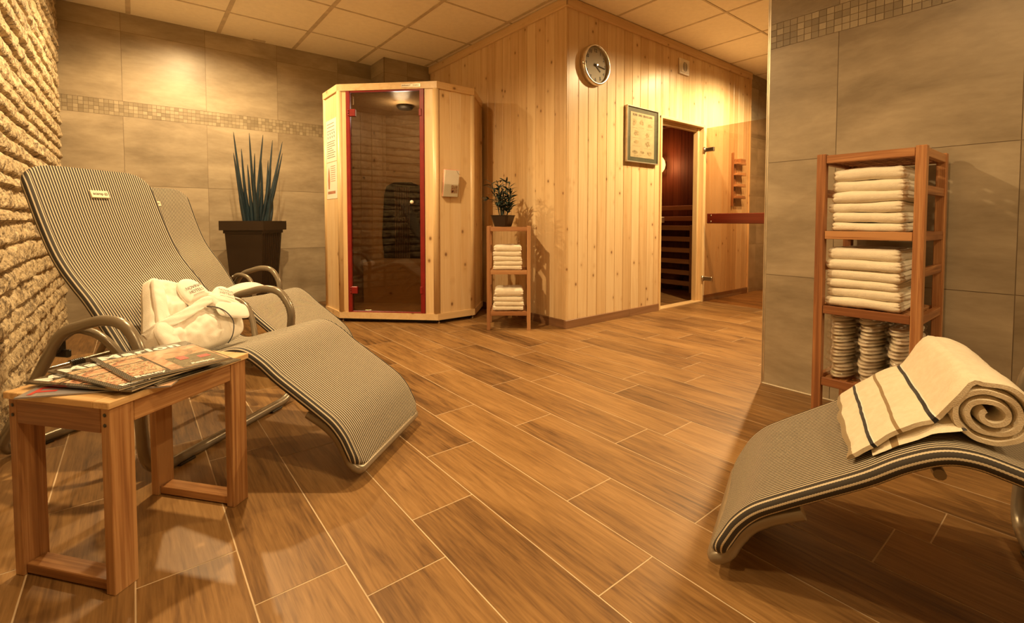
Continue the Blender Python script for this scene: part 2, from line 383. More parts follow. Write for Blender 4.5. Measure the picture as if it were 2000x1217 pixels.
def copy_tree(o, loc=None, rz=None, label=None, parent=None):
    c = o.copy(); COL.objects.link(c)
    if parent: c.parent = parent
    if loc is not None: c.location = loc
    if rz is not None: c.rotation_euler = (0, 0, rz)
    if label: c['label'] = label
    for k in KIDS(o): copy_tree(k, parent=c)
    return c
def T(x, y, z): return Matrix.Translation((x, y, z))
def RX(a): return Matrix.Rotation(a, 4, 'X')
def RY(a): return Matrix.Rotation(a, 4, 'Y')
def RZ(a): return Matrix.Rotation(a, 4, 'Z')
def frame(o, x, y, z):  # matrix from axes
    m = Matrix.Identity(4)
    for i, a in enumerate((x, y, z)):
        a = Vector(a)
        for j in range(3): m[j][i] = a[j]
    for j in range(3): m[j][3] = o[j]
    return m
def catmull(pts, n=6, closed=False):
    P = [Vector(p) for p in pts]; out = []; N = len(P)
    for i in range(N if closed else N-1):
        if closed: a, b, c, d = P[i-1], P[i], P[(i+1) % N], P[(i+2) % N]
        else: a, b, c, d = P[max(i-1, 0)], P[i], P[i+1], P[min(i+2, N-1)]
        for k in range(n):
            t = k/n; out.append(.5*((2*b)+(c-a)*t+(2*a-5*b+4*c-d)*t*t+(-a+3*b-3*c+d)*t**3))
    if not closed: out.append(P[-1])
    return out
def fillet(pts, r, n=6, closed=False):
    P = [Vector(p) for p in pts]; N = len(P); out = []
    for i in range(N):
        rr = r[i] if isinstance(r, (list, tuple)) else r
        if not closed and i in (0, N-1): out.append(P[i]); continue
        a, b, c = P[i-1], P[i], P[(i+1) % N]
        d1, d2 = (a-b), (c-b); l1, l2 = d1.length, d2.length; d1.normalize(); d2.normalize()
        k = min(rr, l1*.48, l2*.48)
        p0, p2 = b+d1*k, b+d2*k
        for j in range(n+1):
            t = j/n; out.append(p0*(1-t)**2+b*2*t*(1-t)+p2*t*t)
    return out

# ================================================================== the room
XW, YB, XR, XS, YS = -.43, 4.83, 2.41, 2.482, 2.473   # stone wall, tiled back wall, right wall, sauna side, sauna front
YC, YN = 1.03, -3.0                                    # pillar corner, wall behind the camera
XE = 7.4
# floor: individual planks in one mesh over a grout bed
PW, PL = .1929, .7585; x0 = -.0156*1.039
ph = {0: 1.243, 1: 1.04, 2: .922, 3: 1.09, 4: 1.356, 5: 1.631, 6: 1.359, 7: 1.035, -1: .98}
fl = MB(); k = -3
while x0+k*PW < XE:
    off = (ph[k]*1.039) if k in ph else R.choice([0, .25, .5, .4, .65])+R.uniform(-.03, .03)
    y = off-PL*6
    while y < YB:
        xa, xb, ya, yb = x0+k*PW+.0017, x0+(k+1)*PW-.0017, y+.0017, y+PL-.0017
        ya, yb = max(ya, YN), min(yb, YB)
        if yb > ya:
            r = R.random(); vs = [(xa, ya, 0), (xb, ya, 0), (xb, yb, 0), (xa, yb, 0)]
            fl.add(vs, [[0, 1, 2, 3]], [(p[1], p[0], 0) for p in vs], r, 0)
        y += PL
    k += 1
fl.add([(-.6, YN, -.0006), (XE, YN, -.0006), (XE, YB, -.0006), (-.6, YB, -.0006)], [[0, 1, 2, 3]], None, 0, 1)
fl.box(-.6, XE, YN, YB, -.06, -.002, mi=1)
fl.build('floor', [M['floor'], M['grout']], kind='structure')
# ceiling: panels and T bars
ce = MB(); ce.box(-.6, XE, YN, YB+.1, CEIL, CEIL+.05)
def bars():
    x = 2.425-.605*6
    while x < XE:
        w = .015 if x < 2.6 else .009
        ce.box(x-w, x+w, YN, YB, CEIL-.004, CEIL+.001, mi=1, bev=.0005); x += .605
    y = 2.49-.6025*9
    while y < YB:
        ce.box(-.6, XE, y-.008, y+.008, CEIL-.0035, CEIL+.001, mi=1, bev=.0005); y += .6025
bars(); ce.build('ceiling', [M['ceiling'], M['tbar']], kind='structure')
# tiled walls
def tiled(name, o, ux, length, xj, kmir=1, nrm=None, mosaic=True, h=CEIL):
    """o: origin at floor, ux: unit dir; tiles on plane; xj: sorted joint positions along"""
    mb = MB(); ux = Vector(ux); uz = Vector((0, 0, 1)); nn = ux.cross(uz)*kmir; O = Vector(o)
    def P(u, z, d): return O+ux*u+uz*z+nn*d
    rows = [(0, .54), (.54, 1.08), (1.08, 1.62), (1.735, 2.275), (2.275, h)]
    js = [0]+[j for j in xj if 0 < j < length]+[length]
    def slab(u0, u1, z0, z1, g, d, mi, r=None):
        if u1-u0 < .004 or z1-z0 < .004: return
        a = [P(u0+g, z0+g, d), P(u1-g, z0+g, d), P(u1-g, z1-g, d), P(u0+g, z1-g, d)]
        fs = [[0, 1, 2, 3]] if kmir > 0 else [[3, 2, 1, 0]]
        mb.add(a, fs, [(u0+g, z0+g, 0), (u1-g, z0+g, 0), (u1-g, z1-g, 0), (u0+g, z1-g, 0)], r, mi)
    for z0, z1 in rows:
        for a, b in zip(js[:-1], js[1:]): slab(a, b, z0, z1, .0012, .003, 0)
    if mosaic:
        n = int(length/.0295)+1
        for r in range(4):
            for i in range(n): slab(i*.0295, min(length, (i+1)*.0295), 1.62+r*.02875, 1.62+(r+1)*.02875, .0012, .0028, 2)
    else:
        for a, b in zip(js[:-1], js[1:]): slab(a, b, 1.62, 1.735, .0012, .003, 0)
    slab(0, length, 0, h, 0, .0015, 1, 0)
    a = [P(0, 0, 0), P(length, 0, 0), P(length, h, 0), P(0, h, 0), P(0, 0, -.08), P(length, 0, -.08), P(length, h, -.08), P(0, h, -.08)]
    mb.add(a, [[4, 7, 6, 5], [0, 4, 5, 1], [1, 5, 6, 2], [2, 6, 7, 3], [3, 7, 4, 0]], None, 0, 1)
    return mb.build(name, [M['tile'], M['tilegrout'], M['mosaic']], kind='structure')
tiled('wall_back', (-.6, YB, 0), (1, 0, 0), XS+.6, [.555, 1.11, 1.67, 2.227, 2.79])
mb = tiled('wall_right', (XR, YC, 0), (0, -1, 0), YC-YN, [.285+.555*i for i in range(8)])
# boxed-out duct in the back corner
tiled('wall_back_boxing', (1.975, 4.505, 0), (1, 0, 0), XS-1.975, [.25])
tiled('wall_back_boxing_side', (1.975, YB, 0), (0, -1, 0), YB-4.505, [])
# end face of the right wall (partition corner) and the wall beyond
tiled('wall_partition', (XR+.16, YC, 0), (-1, 0, 0), .16, [], mosaic=True)
tiled('wall_corridor', (5.335, YS+.01, 0), (1, 0, 0), XE-5.335, [.2, .75, 1.3, 1.85], mosaic=False)
w = MB(); w.box(-.6, XE, YN-.08, YN, 0, CEIL); w.build('wall_front', M['tile'], kind='structure')
w = MB(); w.box(XE, XE+.08, YN, YB, 0, CEIL); w.build('wall_far_right', M['tile'], kind='structure')
w = MB(); w.box(XR+.0, XR+.08, YN, YC-.0, 0, CEIL)
w = MB(); w.box(XR-.004, XR+.004, YC-.004, YC+.004, 0, CEIL, bev=.001); w.box(XR-.004, XR+.02, YC+.0045, YC+.010, 0, CEIL, bev=.001)
w.build('trim_1', M['alu'], kind='structure')
w = MB(); w.box(XR-.010, XR-.003, -.5, YC+.004, 0, .006, bev=.002); w.build('trim_2', M['silicone'], kind='structure')

# stone wall : real relief
def stone_wall():
    mb = MB()
    rows = [0.]; rr = random.Random(3)
    while rows[-1] < CEIL: rows.append(rows[-1]+rr.choice([.052, .074, .08, .088, .094, .1]))
    def relief(y, z):
        zz = z+.010*noise.noise(Vector((y*1.7, z*2., 1.3)))+.006*noise.noise(Vector((y*7, z*3, 5.)))
        k = 0
        while k < len(rows)-2 and rows[k+1] < zz: k += 1
        h = rows[k+1]-rows[k]; t = (zz-rows[k])/h
        stone = noise.noise(Vector((y*1.1+k*7.7, k*3.1, .5)))
        prof = max(0., 1-abs(2*t-1)**5)**.6
        lean = .014*(1-t)-.004
        d = .022*prof+lean*prof+.012*stone*prof
        d += .012*noise.noise(Vector((y*11, z*17, k*.7)))*prof+.006*noise.noise(Vector((y*34, z*40, 2.)))+.003*noise.noise(Vector((y*80, z*90, 4.)))
        return max(d, -.012)
    def patch(ya, yb, dy, dz):
        nu = int((yb-ya)/dy)+1; nv = int(CEIL/dz)+1
        mb.grid(nu, nv, lambda i, j: (XW+relief(ya+(yb-ya)*i/(nu-1), CEIL*j/(nv-1)), ya+(yb-ya)*i/(nu-1), CEIL*j/(nv-1)), flip=False, smooth=False)
    patch(1.9, YB, .0085, .0075); patch(YN, 1.9, .03, .018)
    mb.box(XW-.1, XW-.02, YN, YB, 0, CEIL)
    return mb.build('wall_left', M['stone'], kind='structure')
stone_wall()

# sauna block: tongue-and-groove panelling
def panel_run(mb, o, ux, n_out, edges, z0, z1, th=.014):
    O = Vector(o); ux = Vector(ux); nn = Vector(n_out); m = frame(O, ux, nn, (0, 0, 1))
    for a, b in zip(edges[:-1], edges[1:]):
        mb.box(a+.0008, b-.0008, -th, 0, z0, z1, grain='z', bev=.004, M4=m)
DZ = 1.70; DX0, DX1 = 3.655, 4.365
HP = .1068
fe = [XS+.02+HP*i for i in range(60)]
left_e = [e for e in fe if e < DX0-.01]+[DX0-.0]; right_e = [DX1]+[e for e in fe if DX1+.03 < e < 5.30]+[5.325]
fr = MB()
def rel(es): return [e-XS for e in es]
panel_run(fr, (XS, YS, 0), (1, 0, 0), (0, -1, 0), rel(left_e), .06, CEIL-.07)
panel_run(fr, (XS, YS, 0), (1, 0, 0), (0, -1, 0), rel(right_e), .06, CEIL-.07)
mid = [DX0]+[e for e in fe if DX0+.02 < e < DX1-.02]+[DX1]
panel_run(fr, (XS, YS, 0), (1, 0, 0), (0, -1, 0), rel(mid), DZ+.02, CEIL-.07)
# solid core behind the boards
for a, b, z0, z1 in ((XS+.02, DX0-.005, 0, CEIL), (DX1+.005, 5.325, 0, CEIL), (DX0-.005, DX1+.005, DZ+.03, CEIL)):
    fr.box(a, b, YS+.012, YS+.075, z0, z1, mi=0, grain='z')
fr.build('wall_sauna_front', M['pine'], kind='structure')
sd = MB(); se = [0, .02+.085]+[.105+HP*i for i in range(1, 40)]
se = [e for e in se if e < 4.505-YS]+[4.50-YS]
panel_run(sd, (XS, YS+.02, 0), (0, 1, 0), (-1, 0, 0), [e for e in se if e < 2.0]+[2.005], .06, CEIL-.07)
sd.box(XS+.012, XS+.06, YS+.08, YB, 0, CEIL, grain='z'); sd.build('wall_sauna_side', M['pine'], kind='structure')
tr = MB(); tr.box(XS-.004, XS+.022, YS-.004, YS+.022, 0.06, CEIL-.07, grain='z', bev=.004)
tr.box(5.318, 5.336, YS-.01, YS+.05, .0, CEIL-.07, grain='z'); tr.build('trim_3', M['pine'], kind='structure')
cr = MB(); cr.box(XS-.018, XS+.01, YS-.018, 4.50, CEIL-.075, CEIL-.002, grain='y', bev=.006); cr.box(XS-.018, 5.335, YS-.018, YS+.01, CEIL-.0752, CEIL-.0022, grain='x', bev=.006)
cr.build('trim_4', M['pine'], kind='structure')
bb = MB(); bb.box(XS-.008, XS+.012, YS-.008, 4.50, 0, .062, grain='y'); bb.build('baseboard_left', M['skirt'], kind='structure')
bb = MB(); x = XS-.0085
while x < DX0-.02: bb.box(x, min(x+.75, DX0-.006), YS-.009, YS+.012, 0, .0622, grain='x'); x += .7505
bb.box(DX1+.012, 5.32, YS-.009, YS+.012, 0, .0622, grain='x'); bb.build('baseboard_front', M['skirt'], kind='structure')
# door casing + open glass door
df = MB(); y0 = YS-.013
df.box(DX0-.012, DX0+.010, y0, YS+.08, 0, DZ+.03, grain='z', bev=.003)
df.box(DX1-.010, DX1+.014, y0, YS+.08, 0, DZ+.03, grain='z', bev=.003); df.box(DX0-.012, DX1+.014, y0+.0005, YS+.08, DZ+.005, DZ+.0305, grain='x', bev=.003)
df.box(DX1-.045, DX1-.012, YS+.03, YS+.08, 0, DZ, grain='z', bev=.003); df.box(DX0+.012, DX1-.045, YS+.04, YS+.08, DZ-.03, DZ+.004, grain='x')
df.box(DX0, DX1, YS-.0, YS+.08, .0, .012, grain='x')
casing = df.build('door_1', M['trimpine'], kind='structure')
lk = MB(); lk.box(DX0+.010, DX0+.05, YS-.016, YS+.0, .785, .835, bev=.004); lk.build('door_latch', M['steel'], casing)
dm = T(DX1+.004, YS-.022, 0)@RZ(rad(-90-1.5))
dr = thing('glass_door', 'open bronze-tinted glass sauna door with a dark red wooden handle bar', 'door', M4=dm)
g = MB(); g.box(.01, .70, -.004, .004, .015, DZ-.002, bev=.001); g.build('glass_pane', M['doorglass'], dr)
hb = MB(); hb.box(.04, .655, -.030, -.0045, .775, .872, grain='x', bev=.008); hbo = hb.build('handle_bar', M['redwood'], dr, label='dark red wooden handle bar with four screws')
for u in (.085, .615):
    for z in (.795, .852):
        q = MB(); q.lathe([(.0001, .003), (.006, .003), (.008, 0)], 12, T(u, -.031, z)@RX(PI/2)); q.build('screw', M['steel'], hbo)
for z in (1.49, .235):
    q = MB(); q.box(-.012, .09, -.010, .010, z-.022, z+.022, bev=.008); q.lathe([(.0001, 0), (.011, 0), (.011, .055), (.0001, .055)], 16, T(-.005, -.012, z-.027)); q.build('hinge', M['steel'], dr)
q = MB(); q.text('SAUNA', .022, T(.62, -.0045, 1.60)@RX(PI/2), .0002, bold=.0006); q.build('lettering', M['black'], dr)

# sauna interior
si = MB()
def dark_run(o, ux, nn, n, w, z1): panel_run(si, o, ux, nn, [w*i for i in range(n)], 0, z1, .012)
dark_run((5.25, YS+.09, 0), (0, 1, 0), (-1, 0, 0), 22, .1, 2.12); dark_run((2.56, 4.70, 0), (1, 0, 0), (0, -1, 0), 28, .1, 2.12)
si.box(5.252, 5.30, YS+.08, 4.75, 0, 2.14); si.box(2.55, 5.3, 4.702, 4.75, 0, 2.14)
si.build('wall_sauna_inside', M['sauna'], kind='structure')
sc = MB()
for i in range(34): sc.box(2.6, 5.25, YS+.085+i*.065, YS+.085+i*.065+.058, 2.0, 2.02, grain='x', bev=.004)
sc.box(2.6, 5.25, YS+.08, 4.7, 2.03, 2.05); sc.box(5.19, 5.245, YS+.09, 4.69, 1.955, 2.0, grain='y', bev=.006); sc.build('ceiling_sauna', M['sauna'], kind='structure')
def sauna_bench():
    t = thing('sauna_bench', 'slatted sauna bench front seen through the open door', 'bench', (4.80, 0, 0))
    for z in (.075, .195, .32, .445, .57, .695):
        q = MB(); q.box(-.012, .012, 2.86, 3.75, z, z+.052, grain='y', bev=.004); q.build('slat', M['bench'], t)
    q = MB(); q.box(-.014, .03, 2.80, 2.858, 0, .752, grain='z', bev=.004); q.build('post', M['bench'], t)
    q = MB(); q.box(-.014, .03, 3.752, 3.80, 0, .752, grain='z', bev=.004); q.build('post', M['bench'], t)
    q = MB()
    for i in range(4): q.box(.035+i*.1, .035+i*.1+.085, 2.72, 3.9, .70, .725, grain='y', bev=.004)
    q.build('seat', M['bench'], t)
    for y in (2.75, 3.87):
        q = MB(); q.box(.05, .40, y-.02, y+.02, 0, .70, grain='z'); q.build('support', M['sauna'], t)
sauna_bench()
t = thing('wooden_backrest', 'two-rail wooden backrest on the dark sauna wall', 'backrest', (5.19, 0, 0))
for z in (.93, .80):
    q = MB(); q.box(-.012, .012, 2.86, 4.2, z, z+.055, grain='y', bev=.004); q.build('rail', M['bench'], t)
q = MB(); q.box(.0125, .042, 2.92, 2.97, .76, 1.04, grain='z', bev=.004); q.build('upright', M['bench'], t)
t = thing('sauna_bucket', 'dark wooden bucket under the sauna bench', 'bucket', (5.0, 3.2, 0))
q = MB(); q.lathe([(.0001, .002), (.11, .002), (.13, .24), (.122, .24), (.105, .02), (.0001, .02)], 24); q.build('body', M['sauna'], t)
q = MB(); q.lathe([(.121, .06), (.125, .06), (.126, .08), (.122, .08)], 24); q.build('hoop', M['steel'], t)
t = thing('sauna_lamp', 'glowing orange wall lamp inside the dark sauna', 'lamp', (5.16, 3.495, 1.50))
q = MB(); q.lathe([(.0001, -.1), (.03, -.09), (.055, -.05), (.065, 0), (.055, .05), (.03, .09), (.0001, .1)], 20); q.build('bulb', M['saunabulb'], t)
q = MB(); q.box(.058, .078, -.03, .03, -.05, .05, grain='z'); q.build('back_plate', M['sauna'], t)
l = bpy.data.lights.new('sauna_glow', 'POINT'); l.energy = 7; l.color = (1, .34, .11); l.shadow_soft_size = .06
o = bpy.data.objects.new('sauna_glow', l); COL.objects.link(o); o.location = (5.02, 3.49, 1.50)

# ceiling light fixtures at each lamp, the added fill lamps too
fx = None
places = {0: 'above the tall spiky plant by the stone wall', 1: 'above the stone wall loungers', 2: 'beyond the partition, nearer the partition', 3: 'beyond the partition, nearer the sauna door', 4: 'over the magazine table, an added fill light', 5: 'behind the viewer by the stone wall, an added fill light', 6: 'behind the viewer near the right wall, an added fill light'}
for i, (x, y, _, _) in enumerate(LAMPS):
    lab = 'round recessed ceiling downlight '+places[i]
    if fx is None:
        fx = thing('ceiling_downlight', lab, 'ceiling light', (x, y, CEIL), group='recessed downlights')
        q = MB(); q.lathe([(.030, -.0015), (.033, -.006), (.042, -.006), (.045, -.0005)], 28); q.build('ring', M['steel'], fx)
        q = MB(); q.lathe([(.0001, -.002), (.029, -.002)], 24); q.build('lens', M['bulb'], fx)
    else: copy_tree(fx, (x, y, CEIL), label=lab)
q = MB(); q.box(-.05, .05, -.016, .016, -.008, 0, bev=.002)
for i in range(5): q.box(-.04+i*.018, -.032+i*.018, -.012, .012, -.0095, -.0082, bev=.0003)
q.build('ceiling_vent', M['tbar'], label='small flat vent strip on the ceiling edge above the tiled back wall', cat='vent', loc=(.92, 4.79, CEIL-.002))

# ================================================================== infrared cabin
def cabin():
    t = thing('infrared_cabin', 'corner infrared cabin of pale pine with a smoked glass door in a red frame', 'sauna cabin')
    A = Vector((1.825, 3.205, 0)); B = Vector((1.262, 3.768, 0)); C2 = Vector((2.165, 3.205, 0)); D = Vector((2.452, 3.50, 0)); E2 = Vector((1.262, 4.11, 0)); F = Vector((1.535, 4.385, 0)); G = Vector((2.452, 4.385, 0))
    HT = 1.862
    def out(d=0.):  # offset outline (ccw): A C2 D G F E2 B
        pts = [A, C2, D, G, F, E2, B]; n = len(pts); r = []
        for i in range(n):
            p0, p1, p2 = pts[i-1], pts[i], pts[(i+1) % n]
            e1 = (p1-p0).normalized(); e2 = (p2-p1).normalized(); n1 = Vector((e1.y, -e1.x, 0)); n2 = Vector((e2.y, -e2.x, 0))
            b = (n1+n2); k = 1/(1+n1.dot(n2)); r.append(((p1+b*k*d).x, (p1+b*k*d).y))
        return r
    q = MB(); q.prism(out(.004), HT-.052, HT, grain=None); q.build('roof_trim', M['cabinpine'], t)
    q = MB(); q.prism(out(.004), .030, .080); q.build('base_trim', M['cabinpine'], t)
    q = MB(); q.prism(out(-.02), .032, .09); q.build('floor_board', M['cabinpine'], t)
    for p in (A+Vector((.02, .02, 0)), C2+Vector((0, .03, 0)), D+Vector((-.03, .02, 0)), B+Vector((.03, .01, 0)), E2+Vector((.03, 0, 0)), G+Vector((-.04, -.04, 0))):
        q = MB(); q.lathe([(.0001, 0), (.012, 0), (.012, .008), (.005, .01), (.005, .030)], 12, T(p.x, p.y, 0)); q.build('foot', M['steel'], t)
    q = MB(); q.prism(out(-.05), .004, .029); q.build('dark_plinth', M['darkplastic'], t)
    def wall(P0, P1, name, posts=True, n=None, th=.03):
        d = P1-P0; ln = d.length; d.normalize(); nn = Vector((d.y, -d.x, 0)); m = frame(P0, d, nn, (0, 0, 1))
        q = MB(); n = n or max(1, round(ln/.11)); a0, a1 = .028, ln-.028
        for i in range(n): q.box(a0+(a1-a0)*i/n+.0004, a0+(a1-a0)*(i+1)/n-.0004, -th, -.008, .078, HT-.05, grain='z', bev=.0012, M4=m)
        q.build(name, M['cabinpine'], t); return m
    m_r = wall(A, C2, 'side_panel'); wall(C2, D, 'side_panel'); wall(D, G, 'back_panel'); wall(G, F, 'back_panel'); wall(F, E2, 'side_panel'); m_l = wall(E2, B, 'side_panel')
    for p, nb in ((A, (-.35, -.93)), (C2, (.35, -.93)), (D, (.7, -.3)), (B, (-.93, -.35)), (E2, (-.93, .35)), (F, (-.3, .9))):
        q = MB(); ctr = Vector((1.95, 3.9, 0)); dd = (ctr-p).normalized()*.024
        q.lathe([(.0001, .079), (.026, .079), (.026, HT-.051), (.0001, HT-.051)], 20, T(p.x+dd.x, p.y+dd.y, 0)); 
        q.g = [(a[2], a[0], a[1]) for a in q.g]; q.build('corner_post', M['cabinpine'], t)
    # door side
    d = (B-A); ln = d.length; d.normalize(); nn = Vector((-d.y, d.x, 0)); 
    if nn.dot(Vector((-1, -1, 0))) < 0: nn = -nn
    m = frame(A, d, nn, (0, 0, 1))   # local x from right to left, y outward
    q = MB(); q.box(.026, .098, -.035, -.004, .079, HT-.051, grain='z', bev=.002, M4=m); q.build('front_panel', M['cabinpine'], t)
    q = MB(); q.box(ln-.070, ln-.026, -.035, -.004, .079, HT-.051, grain='z', bev=.002, M4=m); q.build('front_panel', M['cabinpine'], t)
    q = MB(); q.box(.100, .135, -.034, .004, .079, HT-.053, bev=.003, M4=m); q.box(ln-.104, ln-.072, -.034, .004, .079, HT-.053, bev=.003, M4=m); q.box(.100, ln-.072, -.030, 0, HT-.066, HT-.053, bev=.002, M4=m); q.box(.100, ln-.072, -.030, 0, .0792, .090, bev=.002, M4=m)
    frm = q.build('door_frame', M['red'], t, label='bright red door frame')
    dg_ = MB(); dg_.box(.137, ln-.108, -.012, -.004, .095, HT-.070, bev=.001, M4=m); gl = dg_.build('glass_door', M['cabglass'], t, label='smoked glass door')
    q = MB(); q.lathe([(.0001, .032), (.010, .031), (.014, .024), (.013, .014), (.007, .010), (.007, 0)], 20, m@T(.195, -.003, .945)@RX(-PI/2)@Matrix.Scale(1, 4)); q.build('door_knob', M['cream'], gl, label='pale round wooden door knob')
    for (u, z, w_) in ((ln-.125, 1.64, .05), (ln-.125, .255, .05), (.128, 1.63, .022), (.128, .262, .022)):
        q = MB(); q.box(u-w_/2, u+w_/2, -.018, .010, z-.028, z+.028, bev=.003, M4=m)
        if w_ > .03:
            for dz in (-.018, .0, .018): q.lathe([(.0001, 0), (.005, 0), (.005, .012), (.0001, .012)], 10, m@T(u+w_/2+.003, .008, z+dz-.006))
        q.build('hinge', M['red'], t, label='red door hinge')
    q = MB(); q.box(ln-.135, ln-.127, -.003, .006, 1.70, 1.765, bev=.002, M4=m); q.build('door_seal_clip', M['chrome'], t)
    q = MB(); q.box(.125, .275, .004, .0065, HT-.040, HT-.014, bev=.001, M4=m); pl = q.build('name_plate', M['alu'], t)
    q = MB(); mm = m@T(.20, .0068, HT-.027)@RX(PI/2)@RY(PI); q.text('INFRAROT', .014, m@T(.235, .0068, HT-.027)@RZ(PI)@RX(PI/2), .0002, bold=.0003); q.text('KABINE', .014, m@T(.16, .0068, HT-.027)@RZ(PI)@RX(PI/2), .0002, bold=.0003); q.build('plate_lettering', M['ink'], pl)
    # interior: bench, heater shield, ceiling dome
    mi_ = m
    q = MB(); q.box(.03, ln-.03, -.86, -.38, .40, .44, grain='x', M4=m); q.box(.03, ln-.03, -.40, -.38, .09, .40, grain='x', M4=m); q.build('inner_bench', M['cabinpine'], t)
    q = MB()
    for i in range(14): q.box(-.08, ln+.08, -.90, -.88, .09+i*.126, .09+(i+1)*.126-.001, grain='x', bev=.003, M4=m)
    q.build('inner_back_wall', M['cabinpine'], t)
    ol = [(.23, .50), (.60, .50), (.625, .75), (.60, 1.15), (.575, 1.235), (.50, 1.27), (.33, 1.27), (.255, 1.235), (.23, 1.15), (.215, .75)]
    q = MB(); q.prism([(x+.155, z-.10) for x, z in ol], 0, .03, m@T(0, -.845, 0)@RX(PI/2)); 
    hs = q.build('heater_shield', M['heater'], t)
    q = MB()
    for i in range(9): q.box(.500+i*.017, .505+i*.017, -.835, -.828, .44, 1.12, bev=.001, M4=m)
    q.build('heater_grille', M['chrome'], hs)
    q = MB(); q.lathe([(.0001, 0), (.06, 0), (.075, .02), (.0001, .02)], 24, m@T(.42, -.5, HT-.085)); q.build('ceiling_dome', M['darkplastic'], t)
    q = MB(); q.box(.15, .20, -.86, -.84, 1.12, 1.24, M4=m); q.build('control_panel', M['darkplastic'], t)
    l = bpy.data.lights.new('cabin_glow', 'POINT'); l.energy = 4.5; l.color = (.95, .82, .66); l.shadow_soft_size = .07
    o = bpy.data.objects.new('cabin_glow', l); COL.objects.link(o); o.location = m@Vector((.42, -.40, HT-.14))
    # info sheets on the left side, brochure holder on the right side
    ml = m_l
    s1 = thing('info_sheet', 'tall narrow white info sheets pinned to the left side of the infrared cabin', 'notice')
    lnl = (B-E2).length
    q = MB(); q.box(.045, lnl-.045, -.0075, -.006, 1.28, 1.62, bev=.0003, M4=ml); sa = q.build('sheet', M['sheet'], s1)
    q = MB(); q.box(.045, lnl-.043, -.0075, -.006, .98, 1.275, bev=.0003, M4=ml); sb = q.build('sheet', M['sheet'], s1)
    mt_ = lambda u, z: ml@T(u, -.0058, z)@RZ(PI)@RX(PI/2)
    q = MB(); rr = random.Random(5)
    for z in [1.585, 1.56, 1.53]+[1.44-.018*i for i in range(8)]:
        q.box(.07, .07+rr.uniform(.12, .2), -.0060, -.0054, z, z+.004, bev=.0001, M4=ml)
    for u in (.09, .14, .19, .24):
        for z in (1.50, 1.47): q.box(u, u+.012, -.0060, -.0054, z, z+.018, bev=.0001, M4=ml)
    q.build('sheet_printing', M['ink'], sa)
    q = MB()
    for z in [1.24-.017*i for i in range(8)]: q.box(.15, .26, -.0060, -.0054, z, z+.004, bev=.0001, M4=ml)
    q.prism([(.09, 1.06), (.12, 1.06), (.13, 1.13), (.12, 1.20), (.105, 1.24), (.09, 1.20), (.08, 1.13)], 0, .0008, ml@T(0, -.0054, 0)@RX(PI/2))
    q.box(.075, .26, -.0060, -.0054, 1.02, 1.042, bev=.0001, M4=ml)
    q.build('sheet_printing', plain('rust_print', (.45, .20, .12), .6), sb)
    bh = thing('brochure_holder', 'clear brochure holder on the right side of the infrared cabin, filled with pink leaflets', 'brochure holder')
    m2 = m_r@T(.035, -.004, 0)
    q = MB(); tilt = m2@T(0, .004, 1.02)@RX(rad(-9))
    q.box(0, .14, -.002, 0, 0, .15, M4=tilt, bev=.0005); q.box(0, .14, .028, .030, -.03, .07, M4=tilt, bev=.0005); q.box(0, .14, 0, .03, -.032, -.03, M4=tilt, bev=.0005); q.box(0, .002, 0, .03, -.03, .08, M4=tilt, bev=.0005); q.box(.138, .14, 0, .03, -.03, .08, M4=tilt, bev=.0005)
    q.build('holder', M['clockglass'], bh)
    for i in range(6):
        q = MB(); q.box(.006, .134, .002+i*.0042, .0055+i*.0042, -.028, .180-(i % 2)*.004, bev=.0004, M4=tilt)
        lf = q.build('leaflet', plainleaf if i < 5 else M['sheet'], bh)
    q = MB(); q.box(.07, .128, .0268, .0275, .0, .06, bev=.0001, M4=tilt); q.build('leaflet_picture', M['ph_food'], lf)
    q = MB(); q.tube(catmull([m2@Vector((.1, .07, 1.19)), m2@Vector((.115, .07, 1.165)), m2@Vector((.13, .07, 1.16))], 4), .0012, 6); q.build('leaflet_lettering', M['ink'], lf)
    return t
plainleaf = plain('pink_leaflet_paper', (.80, .42, .32), .5)
cabin()

# ================================================================== wall things
def clock():
    m = frame((2.766, YS-.003, 1.98), (1, 0, 0), (0, 0, 1), (0, -1, 0))
    t = thing('wall_clock', 'round wall clock with black numerals high on the pine sauna wall', 'clock', M4=m)
    q = MB(); q.lathe([(.0001, 0), (.148, 0), (.152, .006), (.152, .03), (.146, .042), (.138, .045), (.134, .038), (.134, .022)], 56); q.build('rim', M['chrome'], t, label='polished chrome rim')
    q = MB(); q.lathe([(.0001, .020), (.134, .020)], 48); q.build('dial', M['dial'], t)
    for h in range(1, 13):
        q = MB(); a = PI/2-h*PI/6; q.text(str(h), .036, T(math.cos(a)*.108, math.sin(a)*.108, .0215), .0004, bold=.001); q.build('numeral', M['black'], t)
    for nm, ang, ln, w_ in (('hour_hand', PI/2-(4+15.5/60)*PI/6, .068, .008), ('minute_hand', PI/2-15.8/60*2*PI, .108, .006)):
        q = MB(); q.box(-.018, ln, -w_/2, w_/2, .024, .0255 if nm == 'hour_hand' else .028, bev=.0004, M4=RZ(ang)); q.build(nm, M['black'], t)
    q = MB(); q.lathe([(.0001, .033), (.008, .032), (.009, .024)], 14); q.build('hub', M['black'], t)
    q = MB(); q.lathe([(.0001, .050), (.07, .048), (.12, .043), (.137, .040)], 48); q.build('glass', M['clockglass'], t)
clock()
